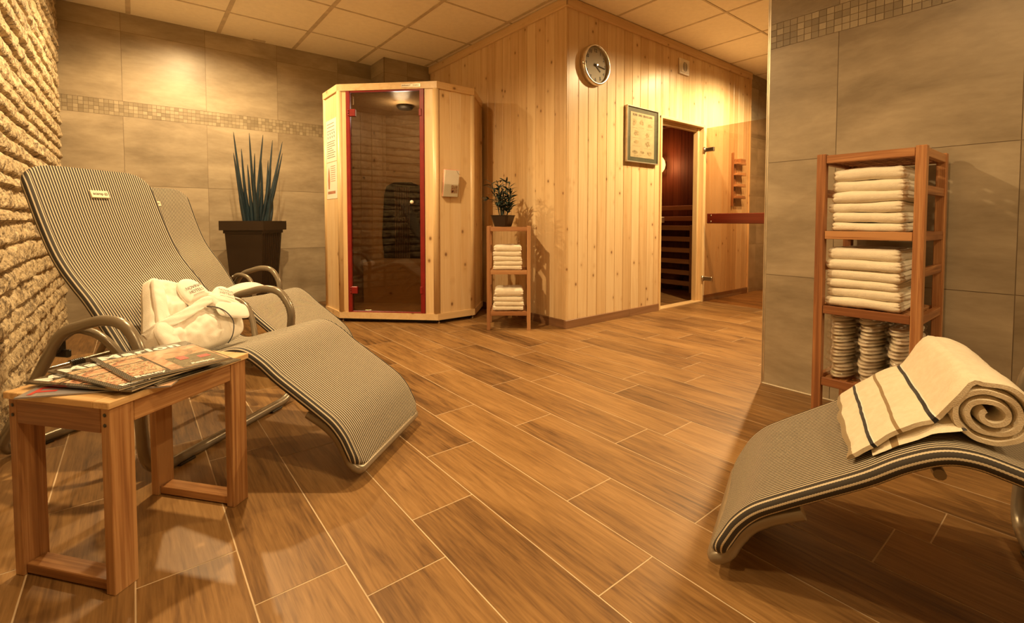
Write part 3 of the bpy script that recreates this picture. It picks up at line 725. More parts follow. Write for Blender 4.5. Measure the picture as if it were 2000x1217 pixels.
def poster():
    m = frame((3.15, YS-.002, 1.285), (1, 0, 0), (0, 0, 1), (0, -1, 0)); Wd, Hh = .43, .46
    t = thing('framed_poster', 'framed print with a dark green mount beside the sauna door', 'framed picture', M4=m)
    q = MB(); q.box(0, Wd, 0, .008, 0, .028, M4=None); q.box(0, Wd, Hh-.008, Hh, 0, .028); q.box(0, .008, .008, Hh-.008, 0, .028); q.box(Wd-.008, Wd, .008, Hh-.008, 0, .028); q.box(.002, Wd-.002, .002, Hh-.002, 0, .004)
    q.build('frame', M['alu'], t)
    q = MB(); q.box(.008, Wd-.008, .008, Hh-.008, .016, .019); q.build('mount', M['mat'], t)
    q = MB(); q.box(.05, Wd-.055, .045, Hh-.045, .019, .0205, bev=.0003); pr_ = q.build('print', M['paper'], t)
    q = MB(); rr = random.Random(11)
    for (cx, cy, w_, h_) in ((.10, .33, .07, .07), (.20, .335, .07, .065), (.31, .32, .08, .045), (.13, .245, .10, .06), (.28, .24, .08, .045), (.13, .17, .10, .045), (.28, .165, .09, .055), (.11, .085, .09, .035), (.21, .09, .08, .03), (.31, .085, .08, .05)):
        n = 12; ol = [(cx+w_/2*(.75+rr.uniform(-.25, .25))*math.cos(2*PI*i/n), cy+h_/2*(.75+rr.uniform(-.25, .25))*math.sin(2*PI*i/n)) for i in range(n)]
        q.prism(ol, .0205, .0209); q.box(cx-w_/2, cx+w_/2, cy-h_/2-.012, cy-h_/2-.009, .0205, .0209, bev=.0001)
    q.build('print_sketches', plain('sepia_sketch', (.36, .27, .14), .6, nscale=60, namp=.5), pr_)
    q = MB(); q.text('RUHE  UND  ERHOLUNG', .024, T(.212, .392, .0208), .0002, bold=.0008); q.build('print_title', M['ink'], pr_)
    q = MB(); q.box(.009, Wd-.009, .009, Hh-.009, .024, .0255, bev=.0003); q.build('glass', M['clockglass'], t)
poster()
q = thing('wall_vent', 'small square white vent grille high on the pine sauna wall', 'vent', M4=frame((3.995, YS-.002, 2.215), (1, 0, 0), (0, 0, 1), (0, -1, 0)))
b_ = MB(); b_.box(-.08, .08, -.07, .07, 0, .014, bev=.004); b_.box(-.06, .06, -.052, .052, .014, .018, bev=.002); b_.build('cover', M['white'], q)
b_ = MB()
for i in range(9):
    a = .036*math.sqrt(max(.05, 1-((i-4)/4.6)**2)); b_.box(-a, -.004, -.0415+i*.0095, -.0360+i*.0095, .018, .0186, bev=.0003); b_.box(.004, a, -.0415+i*.0095, -.0360+i*.0095, .018, .0186, bev=.0003)
b_.build('slot', M['black'], q)
t = thing('wall_rack', 'narrow wooden wall rack with four little shelves, behind the open glass door', 'wall rack', M4=frame((4.925, YS-.003, .955), (1, 0, 0), (0, 0, 1), (0, -1, 0)))
b_ = MB(); b_.box(0, .016, 0, .56, 0, .02, grain='y'); b_.box(.06, .076, .02, .50, 0, .012, grain='y'); b_.build('upright', M['small_shelf'], t)
for i, z in enumerate((.10, .225, .345, .46)):
    b_ = MB(); b_.box(.0165, .21, z-.02, z, 0, .055, grain='x', bev=.002); b_.box(.10, .21, z, z+.012+.03*(i == 3), .0, .05, grain='x', bev=.002); b_.build('shelf', M['small_shelf'], t)

# ================================================================== shelf racks
def rbox(mb, w, d, h, r, seed=0, nx=26, nz=8, amp=.0025, crease=0., wave=.006, M4=None):
    """cloth slab: rounded box with soft noise, x width, y depth (front at -d/2), z 0..h"""
    hx, hy, hz = w/2, d/2, h/2
    def samp(n): return [-1+2*i/(n-1) for i in range(n)]
    def place(p):
        q = Vector((p.x*hx, p.y*hy, p.z*hz)); c = Vector((max(-hx+r, min(hx-r, q.x)), max(-hy+r, min(hy-r, q.y)), max(-hz+r*.98, min(hz-r*.98, q.z))))
        dv = q-c; L_ = dv.length
        if L_ > 1e-6: q = c+dv/L_*r
        n = noise.noise(Vector((q.x*9+seed*3.1, q.y*9, q.z*12+seed))); n2 = noise.noise(Vector((q.x*30+seed, q.y*30, q.z*40)))
        if L_ > 1e-6: q += dv/L_*(amp*n*2+amp*.6*n2)
        q.z += wave*noise.noise(Vector((q.x*4+seed*7.7, q.y*3, seed*1.3)))
        if crease and q.x > hx-r*1.2: q.x -= crease*math.exp(-(q.z/(h*.09))**2)+crease*.6*math.exp(-((q.z-h*.26)/(h*.06))**2)
        if crease and q.x < -hx+r*1.2: q.x += crease*math.exp(-(q.z/(h*.09))**2)
        q.z += hz; return q
    S_ = {'x': samp(nx), 'y': samp(18), 'z': samp(nz*2+1)}
    for ax, sg in (('x', 1), ('x', -1), ('y', 1), ('y', -1), ('z', 1), ('z', -1)):
        o = [a for a in 'xyz' if a != ax]; A_, B_ = S_[o[0]], S_[o[1]]
        def fn(i, j):
            p = {ax: sg, o[0]: A_[i], o[1]: B_[j]}; return place(Vector((p['x'], p['y'], p['z'])))
        fl_ = (sg < 0) if ax in 'xz' else (sg > 0)
        mb.grid(len(A_), len(B_), fn, M4=M4, flip=fl_, rnd=.5)
    return mb
def rack(name, label, cat, M4, W_, D_, Hh, shelves, mat, pt=.030, lattice=True, mids=(), seed=0):
    """local: x along the front, y back from the front, z up"""
    t = thing(name, label, cat, M4=M4)
    for (x, y) in ((0, 0), (W_-pt, 0), (0, D_-pt), (W_-pt, D_-pt)):
        q = MB(); q.box(x, x+pt, y, y+pt, 0, Hh, grain='z', bev=.002); q.build('post', M[mat], t)
    for z in shelves:
        s_ = MB(); th = .030; e = .0008
        s_.box(pt+e, W_-pt-e, .003, .021, z-th, z-.0003, grain='x', bev=.0015); s_.box(pt+e, W_-pt-e, D_-.021, D_-.003, z-th, z-.0003, grain='x', bev=.0015)
        s_.box(.003, .021, pt+e, D_-pt-e, z-th, z-.0003, grain='y', bev=.0015); s_.box(W_-.021, W_-.003, pt+e, D_-pt-e, z-th, z-.0003, grain='y', bev=.0015)
        sh = s_.build('shelf', M[mat], t)
        l_ = MB(); n = 6
        for i in range(n):
            x = .024+(W_-.048)*(i+.5)/n; l_.box(x-.011, x+.011, .022, D_-.022, z-.012, z-.003, grain='y', bev=.001)
        for i in range(n):
            y = .024+(D_-.048)*(i+.5)/n; l_.box(.022, W_-.022, y-.011, y+.011, z-.020, z-.0125, grain='x', bev=.001)
        l_.build('lattice', M[mat], sh)
    for z in mids:
        for x in (.004, W_-.020):
            q = MB(); q.box(x, x+.016, pt+.0008, D_-pt-.0008, z-.015, z+.015, grain='y', bev=.0015); q.build('side_rail', M[mat], t)
    return t
MR = frame((2.03, .690, 0), (0, -1, 0), (1, 0, 0), (0, 0, 1))
rack('towel_rack', 'tall open wooden shelf rack against the right wall, with white towels and wrapped slippers', 'shelf', MR, .32, .34, 1.05, (1.045, .762, .480, .205), 'shelf', mids=(.905, .625))
def towels(base, n, M4, w, d, hs, seed, labels, group, x0, y0, mat='terry', rj=.006):
    z = base
    for i in range(n):
        q = MB(); h = hs[i]; rr = random.Random(seed*13+i)
        rbox(q, w*(1+rr.uniform(-.03, .03)), d, h, h*.47, seed*5+i, crease=.006, wave=.0035)
        q.build('folded_towel', M[mat], label=labels[i], cat='towel', group=group, M4=M4@T(x0+rr.uniform(-rj, rj), y0+rr.uniform(-.004, .004), z)@RZ(rr.uniform(-.02, .02)))
        z += h*.985
ordn = ['bottom', 'second from the bottom', 'third from the bottom', 'third from the top', 'second from the top', 'topmost']
towels(.7625, 6, MR, .225, .26, [.033, .036, .037, .040, .040, .046], 1, ['folded white towel, %s in the tall rack\'s upper stack' % s for s in ordn], 'towels on the upper shelf of the tall rack', .152, .15)
towels(.4805, 6, MR, .230, .26, [.036, .037, .032, .037, .037, .043], 2, ['folded white towel, %s in the tall rack\'s middle stack' % s for s in ordn], 'towels on the middle shelf of the tall rack', .148, .15)
# small rack (turned towards the room)
d1 = Vector((.25, -.20, 0)).normalized(); d2 = Vector((.62, .78, 0)); d2 = Vector((-d1.y, d1.x, 0))
MS = frame((2.0, 2.80, 0), d1, d2, (0, 0, 1))
rack('small_rack', 'small open wooden shelf rack with white towels and a potted plant beside the infrared cabin', 'shelf', MS, .32, .30, .762, (.755, .440, .137), 'small_shelf', pt=.026, mids=(.60, .29))
o5 = ['bottom', 'second from the bottom', 'middle', 'second from the top', 'topmost']; o4 = ['bottom', 'second from the bottom', 'third from the bottom', 'topmost']
towels(.4405, 5, MS, .215, .22, [.033, .033, .035, .036, .046], 3, ['folded white towel, %s of the small rack\'s upper stack' % s for s in o5], 'towels on the upper shelf of the small rack', .152, .135, rj=.004)
towels(.1375, 4, MS, .222, .22, [.034, .036, .036, .060], 4, ['folded white towel, %s of the small rack\'s lower stack' % s for s in o4], 'towels on the lower shelf of the small rack', .158, .135, rj=.004)

# wrapped disposable slippers on the low shelf
def slip_outline(l, w, n=28):
    o = []
    for i in range(n):
        a = 2*PI*i/n; x = math.cos(a); y = math.sin(a); o.append((w/2*y*(1+.12*x), l/2*x))
    return o
def slipper_pack(label, M4, seed):
    rr = random.Random(seed)
    t = thing('slipper_pack', label, 'wrapped slippers', M4=M4, group='wrapped slippers on the low shelf of the tall rack')
    for k in range(2):
        q = MB(); n = 28; ol = slip_outline(.25, .086); z = .003+k*.0115
        rings = [(1., z), (1.015, z+.002), (1., z+.005), (.86, z+.0075), (.5, z+.0085), (.001, z+.0088)]
        cv = lambda x, y: .004*math.cos(y*9+k)+.003*rr.random()*0
        q.grid(len(rings), n, lambda i, j: (ol[j][0]*rings[i][0]+k*.002, ol[j][1]*rings[i][0], rings[i][1]+cv(ol[j][0], ol[j][1]*rings[i][0])), wrapv=True, flip=True)
        q.add([(p[0], p[1], z+cv(p[0], p[1])) for p in ol], [list(range(n))], None, 0, 0)
        q.build('slipper', M['disp'], t)
    q = MB(); n = 40
    def bag(i, j):
        a = 2*PI*j/n; tz = i/8; prof = math.sin(PI*min(1, max(0, tz)))**.5
        l, w = .270/2, .098/2; cx, cy = math.cos(a), math.sin(a)
        x = w*(abs(cy)**.7)*(1 if cy > 0 else -1); y = l*(abs(cx)**.7)*(1 if cx > 0 else -1)
        s = .80+.20*prof; nz = .0045*noise.noise(Vector((x*60+seed, y*60, i*1.7)))
        return (x*s+nz, y*s+nz, .0005+tz*.0265+nz*.6+.004*math.cos(y*9))
    q.grid(9, n, bag, wrapv=True, flip=True); q.build('wrapper', M['cello'], t)
for ci, (cx, nm, n) in enumerate(((.071, 'left', 9), (.161, 'middle', 9), (.251, 'right', 8))):
    for i in range(n):
        lab = 'clear-wrapped white slippers in the %s pile on the tall rack, %s' % (nm, ['bottom one', 'second up', 'third up', 'fourth up', 'fifth up', 'sixth up', 'seventh up', 'eighth up', 'ninth up'][i])
        slipper_pack(lab, MR@T(cx+.003*math.sin(i*2.1+ci), .155, .2055+i*.0268)@RZ(.03*math.sin(i*1.7+ci*2))@RY(rad(-4 if (ci == 2 and i > 3) else 0)*0), ci*20+i)

# plant on the small rack
def bowl_plant():
    c = MS@Vector((.115, .15, .757))
    t = thing('potted_bamboo', 'small bamboo-like plant with dark leaves in a square black bowl on the small rack', 'potted plant', c, .45)
    q = MB(); vs = []; fs = []
    lv = [(.046, 0), (.066, .075), (.070, .078), (.066, .080), (.061, .078), (.055, .055)]
    for r_, z in lv:
        for k in range(24):
            a = 2*PI*(k+.5)/24; cx, cy = math.cos(a), math.sin(a); f = 1/max(abs(cx), abs(cy)); f = min(f, 1.28); vs.append((r_*cx*f, r_*cy*f, z))
    for i in range(len(lv)-1):
        for k in range(24): fs.append([i*24+k, i*24+(k+1) % 24, (i+1)*24+(k+1) % 24, (i+1)*24+k])
    fs.append(list(range(24))[::-1]); q.add(vs, fs, smooth=False); q.build('bowl', M['pot'], t, label='square flared black bowl')
    q = MB(); q.lathe([(.0001, .062), (.062, .058)], 16); q.build('soil', M['soil'], t)
    st = MB(); lf = MB(); rr = random.Random(21)
    def leaf(p, d, ln, w_):
        d = d.normalized(); s_ = d.cross(Vector((rr.uniform(-.4, .4), rr.uniform(-.4, .4), 1))).normalized(); dr = Vector((0, 0, -1))
        n_ = 5; vs = []
        for i in range(n_+1):
            u = i/n_; c_ = p+d*ln*u+dr*ln*.25*u*u; ww = w_*math.sin(PI*min(.97, u*.9+.08)); up = s_.cross(d)*.15*ww
            vs += [c_-s_*ww, c_+up, c_+s_*ww]
        fs = []
        for i in range(n_):
            a = i*3; fs += [[a, a+3, a+4, a+1], [a+1, a+4, a+5, a+2]]
        lf.add(vs, fs, smooth=True)
    for k in range(13):
        a = rr.uniform(0, 2*PI); r0 = rr.uniform(.005, .03); b = Vector((math.cos(a)*r0, math.sin(a)*r0, .055)); hh = rr.uniform(.14, .27)
        top = b+Vector((math.cos(a)*rr.uniform(.02, .07), math.sin(a)*rr.uniform(.02, .07), hh)); pts = catmull([b, (b+top)/2+Vector((rr.uniform(-.008, .008), rr.uniform(-.008, .008), 0)), top], 5)
        st.tube(pts, .0022, 6)
        for j in range(20):
            u = rr.uniform(.25, 1); p = b.lerp(top, u); az = rr.uniform(0, 2*PI); d = Vector((math.cos(az), math.sin(az), rr.uniform(.1, 1.2)))
            leaf(p, d, rr.uniform(.05, .09), rr.uniform(.005, .0075))
    for (az, z, ln) in ((PI, .18, .09), (0.3, .10, .10), (2.6, .16, .11), (.5, .30, .05), (3.4, .14, .10)):
        b = Vector((0, 0, z)); e = b+Vector((math.cos(az)*ln, math.sin(az)*ln, .03)); st.tube(catmull([Vector((0, 0, .06)), b, e], 5), .0018, 6)
        for j in range(7):
            aa = az+rr.uniform(-1, 1); leaf(e, Vector((math.cos(aa), math.sin(aa), rr.uniform(-.4, .8))), rr.uniform(.04, .065), .0055)
    st.build('stems', M['bamboo'], t); lf.build('leaves', M['bamboo'], t); t.scale = (1.12, 1.12, 1.08)
bowl_plant()

# tall planter
def planter():
    A_ = .34; NC = Vector((.80, 4.165, 0)); ang = rad(-40)
    ux = Vector((math.cos(ang), math.sin(ang), 0)); uy = Vector((-ux.y, ux.x, 0))
    # near corner is the right end of the left face
    c = NC-ux*A_/2+uy*A_/2
    t = thing('spiky_plant', 'tall dark brown planter with upright blue-black spike leaves by the tiled wall', 'potted plant', c, ang)
    q = MB(); vs = []; fs = []
    h = A_/2
    lv = [(h*.66, 0), (h*.66, .002), (h*.90, .725), (h*.90, .725), (h*1.06, .725), (h*1.06, .80), (h*.94, .80), (h*.94, .70)]
    for r_, z in lv:
        for sx, sy in ((-1, -1), (1, -1), (1, 1), (-1, 1)): vs.append((sx*r_, sy*r_, z))
    for i in range(len(lv)-1):
        for k in range(4): fs.append([i*4+k, i*4+(k+1) % 4, (i+1)*4+(k+1) % 4, (i+1)*4+k])
    fs.append([3, 2, 1, 0]); q.add(vs, fs); 
    for k in range(9):   # vertical ribs on the side faces
        for sx in (-1, 1):
            y = -.8+.2*k
            q.tube([(sx*(h*.66+.001), y*h*.66, .01), (sx*(h*.90+.001), y*h*.90, .72)], .004, 6)
    q.build('planter', M['pot'], t)
    q = MB(); q.box(-h*.93, h*.93, -h*.93, h*.93, .70, .745); q.build('soil', M['soil'], t)
    rr = random.Random(4)
    inv = (T(*c)@RZ(ang)).inverted()
    spikes = [((.74, 4.3, 1.505), (.80, 4.33)), ((.63, 4.3, 1.50), (.72, 4.33)), ((.84, 4.3, 1.50), (.79, 4.33)), ((.91, 4.3, 1.465), (.81, 4.30)), ((.985, 4.3, 1.46), (.83, 4.30)), ((.62, 4.25, 1.33), (.70, 4.28)), ((.69, 4.35, 1.38), (.75, 4.35)), ((.785, 4.35, 1.35), (.78, 4.4)),
              ((.96, 4.2, 1.35), (.82, 4.26)), ((.735, 4.2, 1.22), (.77, 4.25)), ((.755, 4.22, 1.17), (.78, 4.25)), ((.845, 4.42, 1.33), (.82, 4.4)), ((.92, 4.42, 1.25), (.86, 4.38)), ((.87, 4.2, 1.06), (.84, 4.24)), ((.66, 4.31, .99), (.715, 4.33)), ((.69, 4.4, 1.1), (.74, 4.38)), ((.90, 4.3, 1.05), (.86, 4.28)), ((.72, 4.28, 1.25), (.755, 4.30)), ((.88, 4.33, 1.30), (.83, 4.33)), ((.82, 4.28, 1.28), (.80, 4.31)), ((.66, 4.33, 1.2), (.735, 4.33)), ((.93, 4.28, 1.18), (.84, 4.30)), ((.80, 4.25, 1.1), (.79, 4.28))]
    lf = MB()
    for tp, bs in spikes:
        b = inv@Vector((bs[0], bs[1], .74)); e = inv@Vector(tp); mid_ = b.lerp(e, .45)+Vector((rr.uniform(-.012, .012), rr.uniform(-.012, .012), 0))
        lf.tube(catmull([b, mid_, e], 8), lambda u: .0175*(1-u)**.75+.0012, 8)
    lf.build('spike_leaves', M['leaf'], t, label='upright blue-black spike leaves')
planter()

# ================================================================== side table
NT = Vector((-.050, 1.292, 0)); uA = Vector((-.625, .78, 0)).normalized(); uB = Vector((-uA.y, uA.x, 0))
if uB.x < 0: uB = -uB
TA, TB, TH = .285, .372, .421
MT = frame(NT, uB, uA, (0, 0, 1))   # x long side towards right, y short side towards left
def side_table():
    t = thing('side_table', 'small wooden side table with magazines beside the striped lounger', 'table', M4=MT)
    lw, lt = .024, .052
    k = 1
    for x in (0, TB-lt):
        for y in (0, TA-lw):
            q = MB(); q.box(x, x+lt, y, y+lw, 0, TH-.0155, grain='z', bev=.0015); q.build('leg', M['table'], t)
        q = MB(); q.box(x+.006, x+lt-.006, lw+.0008, TA-lw-.0008, .004, .026, grain='y', bev=.0015); q.build('foot_rail', M['table'], t)
    for y in (.001, TA-.021):
        q = MB(); q.box(lt+.0008, TB-lt-.0008, y, y+.020, TH-.062, TH-.016, grain='x', bev=.0015); q.build('apron', M['table'], t)
    for x in (-.0005, TB-.0195):
        q = MB(); q.box(x, x+.020, lw+.0008, TA-lw-.0008, TH-.070, TH-.016, grain='y', bev=.0015); ap = q.build('apron', M['table'], t)
    top = MB(); z0, z1 = TH-.0152, TH; o = .006
    top.box(-o, TB+o, -o, .036, z0, z1, grain='x'); top.box(-o, TB+o, TA-.036, TA+o, z0, z1, grain='x')
    top.box(-o, .050, .0365, TA-.0365, z0, z1, grain='y'); top.box(TB-.05, TB+o, .0365, TA-.0365, z0, z1, grain='y')
    for i in range(3):
        y = .050+i*.063; top.box(.0505, TB-.0505, y, y+.056, z0+.001, z1-.001, grain='x')
    top.build('table_top', M['tabletop'], t)
    for y in (.012, TA-.012):
        for z in (TH-.030, TH-.052):
            q = MB(); q.lathe([(.0001, .0012), (.0038, .001), (.0042, 0)], 10, T(-.0005, y, z)@RY(-PI/2)); q.build('screw', M['darkplastic'], t)
side_table()
def magazine(label, cx, cy, ang, z, tilt=(0, 0), L_=.288, W_=.216, kind=0, th=.0042, group='magazines on the side table'):
    """local magazine: x along the masthead, y towards the top edge"""
    m = MT@T(cx, cy, z)@RZ(ang)@RX(tilt[0])@RY(tilt[1])
    t = thing('magazine', label, 'magazine', M4=m, group=group)
    def P(x0, x1, y0, y1, mat, nm='picture', par=None, z_=th+.0003, bend=0):
        q = MB(); q.box(x0, x1, y0, y1, z_, z_+.0003, bev=.00005); return q.build(nm, mat, par)
    q = MB(); q.box(-W_/2+.001, W_/2-.001, -L_/2+.001, L_/2-.001, .0004, th-.0004, bev=.0002); q.build('pages', M['magpage'], t)
    cvm = {0: M['magblack'], 1: M['maggrey'], 2: M['magblack']}[kind]
    q = MB(); q.box(-W_/2, W_/2, -L_/2, L_/2, th-.0004, th+.0003, bev=.0001); q.box(-W_/2, W_/2, -L_/2, L_/2, 0, .0004, bev=.0001); q.box(-W_/2-.0006, -W_/2+.0004, -L_/2, L_/2, 0, th+.0003, bev=.0002)
    cv = q.build('cover', cvm, t)
    if kind == 0:
        q = MB(); q.text('Marion', .056, T(-.010, L_/2-.034, th+.0007), .0002, bold=.0022, spacing=1.12); q.build('masthead', M['magtext'], cv)
        P(-W_/2+.010, W_/2-.075, L_/2-.085, L_/2-.058, M['ph_food'], 'cover_picture', cv)
        P(-W_/2+.012, -.035, L_/2-.135, L_/2-.092, M['ph_skin'], 'cover_picture', cv)
        P(-W_/2+.012, -.03, -L_/2+.03, L_/2-.142, M['ph_food'], 'cover_picture', cv)
        P(-.025, W_/2-.004, -L_/2+.01, L_/2-.06, M['ph_face'], 'cover_picture', cv, th+.0005)
        P(.0, W_/2-.01, -L_/2+.012, -.02, M['ph_dark'], 'cover_picture', cv, th+.0007)
        q = MB(); q.box(.02, .04, -.06, -.025, th+.0012, th+.0014, bev=.00005); q.box(.060, .085, -.075, -.05, th+.0012, th+.0014, bev=.00005); q.build('cover_patch', M['magred'], cv)
        q = MB(); q.text('Beauty', .022, T(-.065, -L_/2+.020, th+.0009), .0002, bold=.0006); q.text('Rezepte', .016, T(.05, -L_/2+.03, th+.0013), .0002, bold=.0005); q.build('cover_line', M['magtext'], cv)
    elif kind == 1:
        q = MB(); q.text('TREND', .06, T(0, L_/2-.04, th+.0007), .0002, bold=.002); q.build('masthead', M['magred'], cv)
        P(-W_/2+.0, W_/2, -L_/2, -.045, M['ph_face'], 'cover_picture', cv)
    else:
        P(-W_/2+.01, W_/2-.01, -L_/2+.01, L_/2-.05, M['ph_dark'], 'cover_picture', cv)
        q = MB(); q.text('Gala', .04, T(.0, L_/2-.03, th+.0007), .0002, bold=.001); q.build('masthead', M['magtext'], cv)
    return t
# MT frame: x = towards right-back corner, y = towards left corner
magazine('grey magazine with red lettering, lowest, sticking out at the left end of the side table', .128, .132, rad(28), TH+.0006, kind=1, th=.003)
magazine('dark magazine under the fanned pile, its corner showing at the front edge of the table', .213, .105, rad(-8), TH+.0044, kind=2, th=.003)
magazine('black Marion magazine, lowest of the three fanned out on the side table', .137, .135, rad(3), TH+.0092, kind=0, tilt=(.006, 0))
magazine('black Marion magazine, in the middle of the fan on the side table', .158, .126, rad(-11), TH+.0145, kind=0, tilt=(.008, 0))
magazine('black Marion magazine, on top of the fan on the side table, with a portrait cover', .214, .110, rad(-22), TH+.0200, kind=0, tilt=(.010, 0))

# ================================================================== loungers
PROF = [(1.284, 1.004), (1.262, .955), (1.240, .905), (1.195, .80), (1.145, .70), (1.10, .635), (1.05, .58), (1.0, .528), (.92, .428), (.878, .372), (.848, .335), (.805, .309), (.76, .308), (.70, .325), (.598, .354), (.50, .382), (.44, .396), (.39, .390), (.335, .360), (.28, .318), (.21, .272), (.14, .226), (.09, .190), (.055, .150), (.032, .108), (.014, .070), (.006, .046)]
LW = .48
def lounger():
    t = thing('sun_lounger', 'striped reclining lounger nearest the side table, holding a folded bathrobe', 'lounger')
    prof = catmull([(p[0], 0, p[1]) for p in PROF], 5); n = len(prof)
    al = [0]
    for a, b in zip(prof[:-1], prof[1:]): al.append(al[-1]+(b-a).length)
    tot = al[-1]; rt = .0155; hw = LW/2
    tan = []
    for i in range(n):
        d = prof[min(i+1, n-1)]-prof[max(i-1, 0)]; d.normalize(); tan.append(d)
    # cross-section loop  (c: -1..1 across, off: offset along normal)
    cs = []
    nt_ = 44
    for i in range(nt_+1):
        u = -1+2*i/nt_; cs.append(('t', u))
    for i in range(1, 9): cs.append(('r', PI/2-PI*i/8))
    for i in range(6, -7, -1): cs.append(('b', i/6))
    for i in range(0, 8): cs.append(('l', -PI/2-PI*i/8))
    rc = .085; rf = .06
    def inset(i):
        s_ = 0
        if al[i] < rc: s_ = rc-math.sqrt(max(0, rc*rc-(rc-al[i])**2))
        e = tot-al[i]
        if e < rf: s_ = max(s_, rf-math.sqrt(max(0, rf*rf-(rf-e)**2)))
        return s_
    def pt(i, j):
        p = prof[i]; nn = Vector((tan[i].z, 0, -tan[i].x)); 
        if nn.z < 0: nn = -nn
        if i > n-12 and nn.x > 0: nn = -nn
        kd, u = cs[j]; h_ = hw-inset(i); fw = h_-rt
        ef = min(1, al[i]/.03, (tot-al[i])/.02+.15)
        if kd == 't': y = u*fw; o = -.007*(1-u*u)*(1-abs(u)**6)*min(1, al[i]/.15); gy = y
        elif kd == 'r': y = fw+rt*math.cos(u); o = rt*math.sin(u)-rt; gy = fw+rt*(PI/2-u)
        elif kd == 'l': a = u; y = -fw+rt*math.cos(a); o = rt*math.sin(a)-rt; gy = -fw-rt*(a+PI*1.5)
        else: y = u*(fw-.04) if abs(u) < .99 else u*fw; o = -.011-(.004 if abs(u) < .99 else 2*rt-.011); gy = hw+.05
        q = p+nn*o; return Vector((q.x, y, q.z)), gy
    q = MB(); m_ = len(cs)
    q.grid(n, m_, lambda i, j: pt(i, j)[0], wrapv=True, gcf=lambda i, j: (al[i], pt(i, j)[1], 0), flip=True, rnd=.5)
    for i, fl_ in ((0, False), (n-1, True)):
        vs = [pt(i, j)[0] for j in range(m_)]; f = list(range(m_)); q.add(vs, [f if fl_ else f[::-1]], [(al[i], pt(i, j)[1], 0) for j in range(m_)], .5)
    fab = q.build('sling_fabric', M['fabric'], t, label='dark and cream striped sling fabric')
    # cream label
    i = 10; p = prof[i]; nn = Vector((-tan[i].z, 0, tan[i].x)); 
    if nn.z < 0: nn = -nn
    lm = frame(p+nn*(-.0035)+Vector((0, .0, 0)), (0, 1, 0), tan[i]*-1, nn)
    lm = frame(p+nn*.0005+Vector((0, 0, 0)), (0, -1, 0), -tan[i], nn)
    if lm.to_3x3().determinant() < 0: lm = frame(p+nn*.0005, (0, -1, 0), -tan[i], -nn)
    q = MB(); q.box(-.036, .030, -.015, .015, -.009, .0012, bev=.0006, M4=lm); lb = q.build('label', M['cream'], t)
    q = MB(); q.text('acamp', .015, lm@T(-.010, .001, .0013), .0003, bold=.0004)
    q.tube([lm@Vector((.019+.0055*math.cos(2*PI*k/16), .0055*math.sin(2*PI*k/16), .0014)) for k in range(16)], .0009, 6, closed=True); q.tube([lm@Vector((.019+.0022*math.cos(2*PI*k/10), .0022*math.sin(2*PI*k/10), .0014)) for k in range(10)], .0008, 6, closed=True)
    q.build('label_lettering', M['ink'], lb)
    # base frame: one closed tube (floor bars, legs, arms)
    ya = hw+.107; r = .0165; zf = r+.001
    side = [(1.262, zf), (1.03, .352), (.965, .452), (.80, .497), (.715, .488), (.655, .405), (.672, .24), (.655, zf)]
    radii = [.09, .04, .06, .05, .07, .10, .08, .09]
    P3 = [(s_, -ya, z) for s_, z in side]+[(s_, ya, z) for s_, z in reversed(side)]; RR = radii+radii[::-1]
    q = MB(); q.tube(fillet(P3, RR, 8, True), r, 14, closed=True); q.build('base_frame', M['metal'], t)
    for s_ in (1.262, .655):
        for y in (-ya+.13, ya-.13):
            q = MB(); q.box(s_-.02, s_+.02, y-.03, y+.03, 0, .008, bev=.003); q.build('foot_pad', M['darkplastic'], t)
    # seat carrying hoops
    for sg in (-1, 1):
        yi = sg*(hw+.050)
        pts = fillet([(1.015, sg*(ya-.034), .415), (.955, sg*(ya-.036), .455), (.86, sg*(ya-.040), .437), (.81, yi, .37), (.765, sg*(hw+.012), .285)], .05, 6)
        q = MB(); q.tube(pts, .0125, 12); hp = q.build('swing_hoop', M['metal'], t)
        q = MB(); q.lathe([(.0001, .006), (.005, .005), (.007, 0)], 12, T(.99, sg*(ya-.045), .436)@RX(PI/2*sg)); q.build('bolt', M['chrome'], hp)
        q = MB(); q.box(1.0, 1.03, sg*(ya-.03)-.012, sg*(ya-.03)+.012, .375, .425, bev=.006); q.box(.975, 1.035, sg*(ya-.03)-.008, sg*(ya-.03)+.008, .36, .385, bev=.004, M4=None); q.build('latch_clip', M['darkplastic'], t)
    q = MB(); q.tube([(1.06, -ya, .315), (1.06, ya, .315)], .009, 12); cb = q.build('cross_bar', M['chrome'], t, label='chrome cross bar')
    q = MB(); 
    for sg in (-1, 1): q.tube([(1.06, sg*(ya-.09), .315), (1.06, sg*.05, .315)], .0115, 12)
    q.build('bar_sleeve', M['metal'], cb)
    q = MB()
    for sg in (-1, 1):
        for k in range(7): y = sg*(ya-.092-.006*k); q.tube([(1.06, y-.0018, .315), (1.06, y+.0018, .315)], .0135, 12)
    q.build('spiral_grip', M['darkplastic'], cb)
    # sling side rails (peeking out below) and foot hoop
    for (a, b) in ((20, n-8),):
        for sg in (-1, 1):
            pts = []
            for i in range(a, b, 3):
                nn = Vector((tan[i].z, 0, -tan[i].x)); nn = -nn if nn.z < 0 else nn
                c_ = prof[i]-nn*rt; pts.append((c_.x, sg*(hw-rt), c_.z))
            q = MB(); q.tube(pts, .0115, 10); q.build('side_rail', M['metal'], fab)
    fh = [(.175, .212), (.118, .182), (.078, .150), (.050, .105), (.036, .070), (.004, .050)]
    P3 = [(s_+.012, -(hw-.022), z-.012) for s_, z in fh]+[(s_+.012, (hw-.022), z-.012) for s_, z in reversed(fh)]
    q = MB(); q.tube(fillet(P3, [.02, .02, .02, .03, .03, .06]+[.06, .03, .03, .02, .02, .02], 5), .0145, 12); q.build('foot_hoop', M['metal'], t)
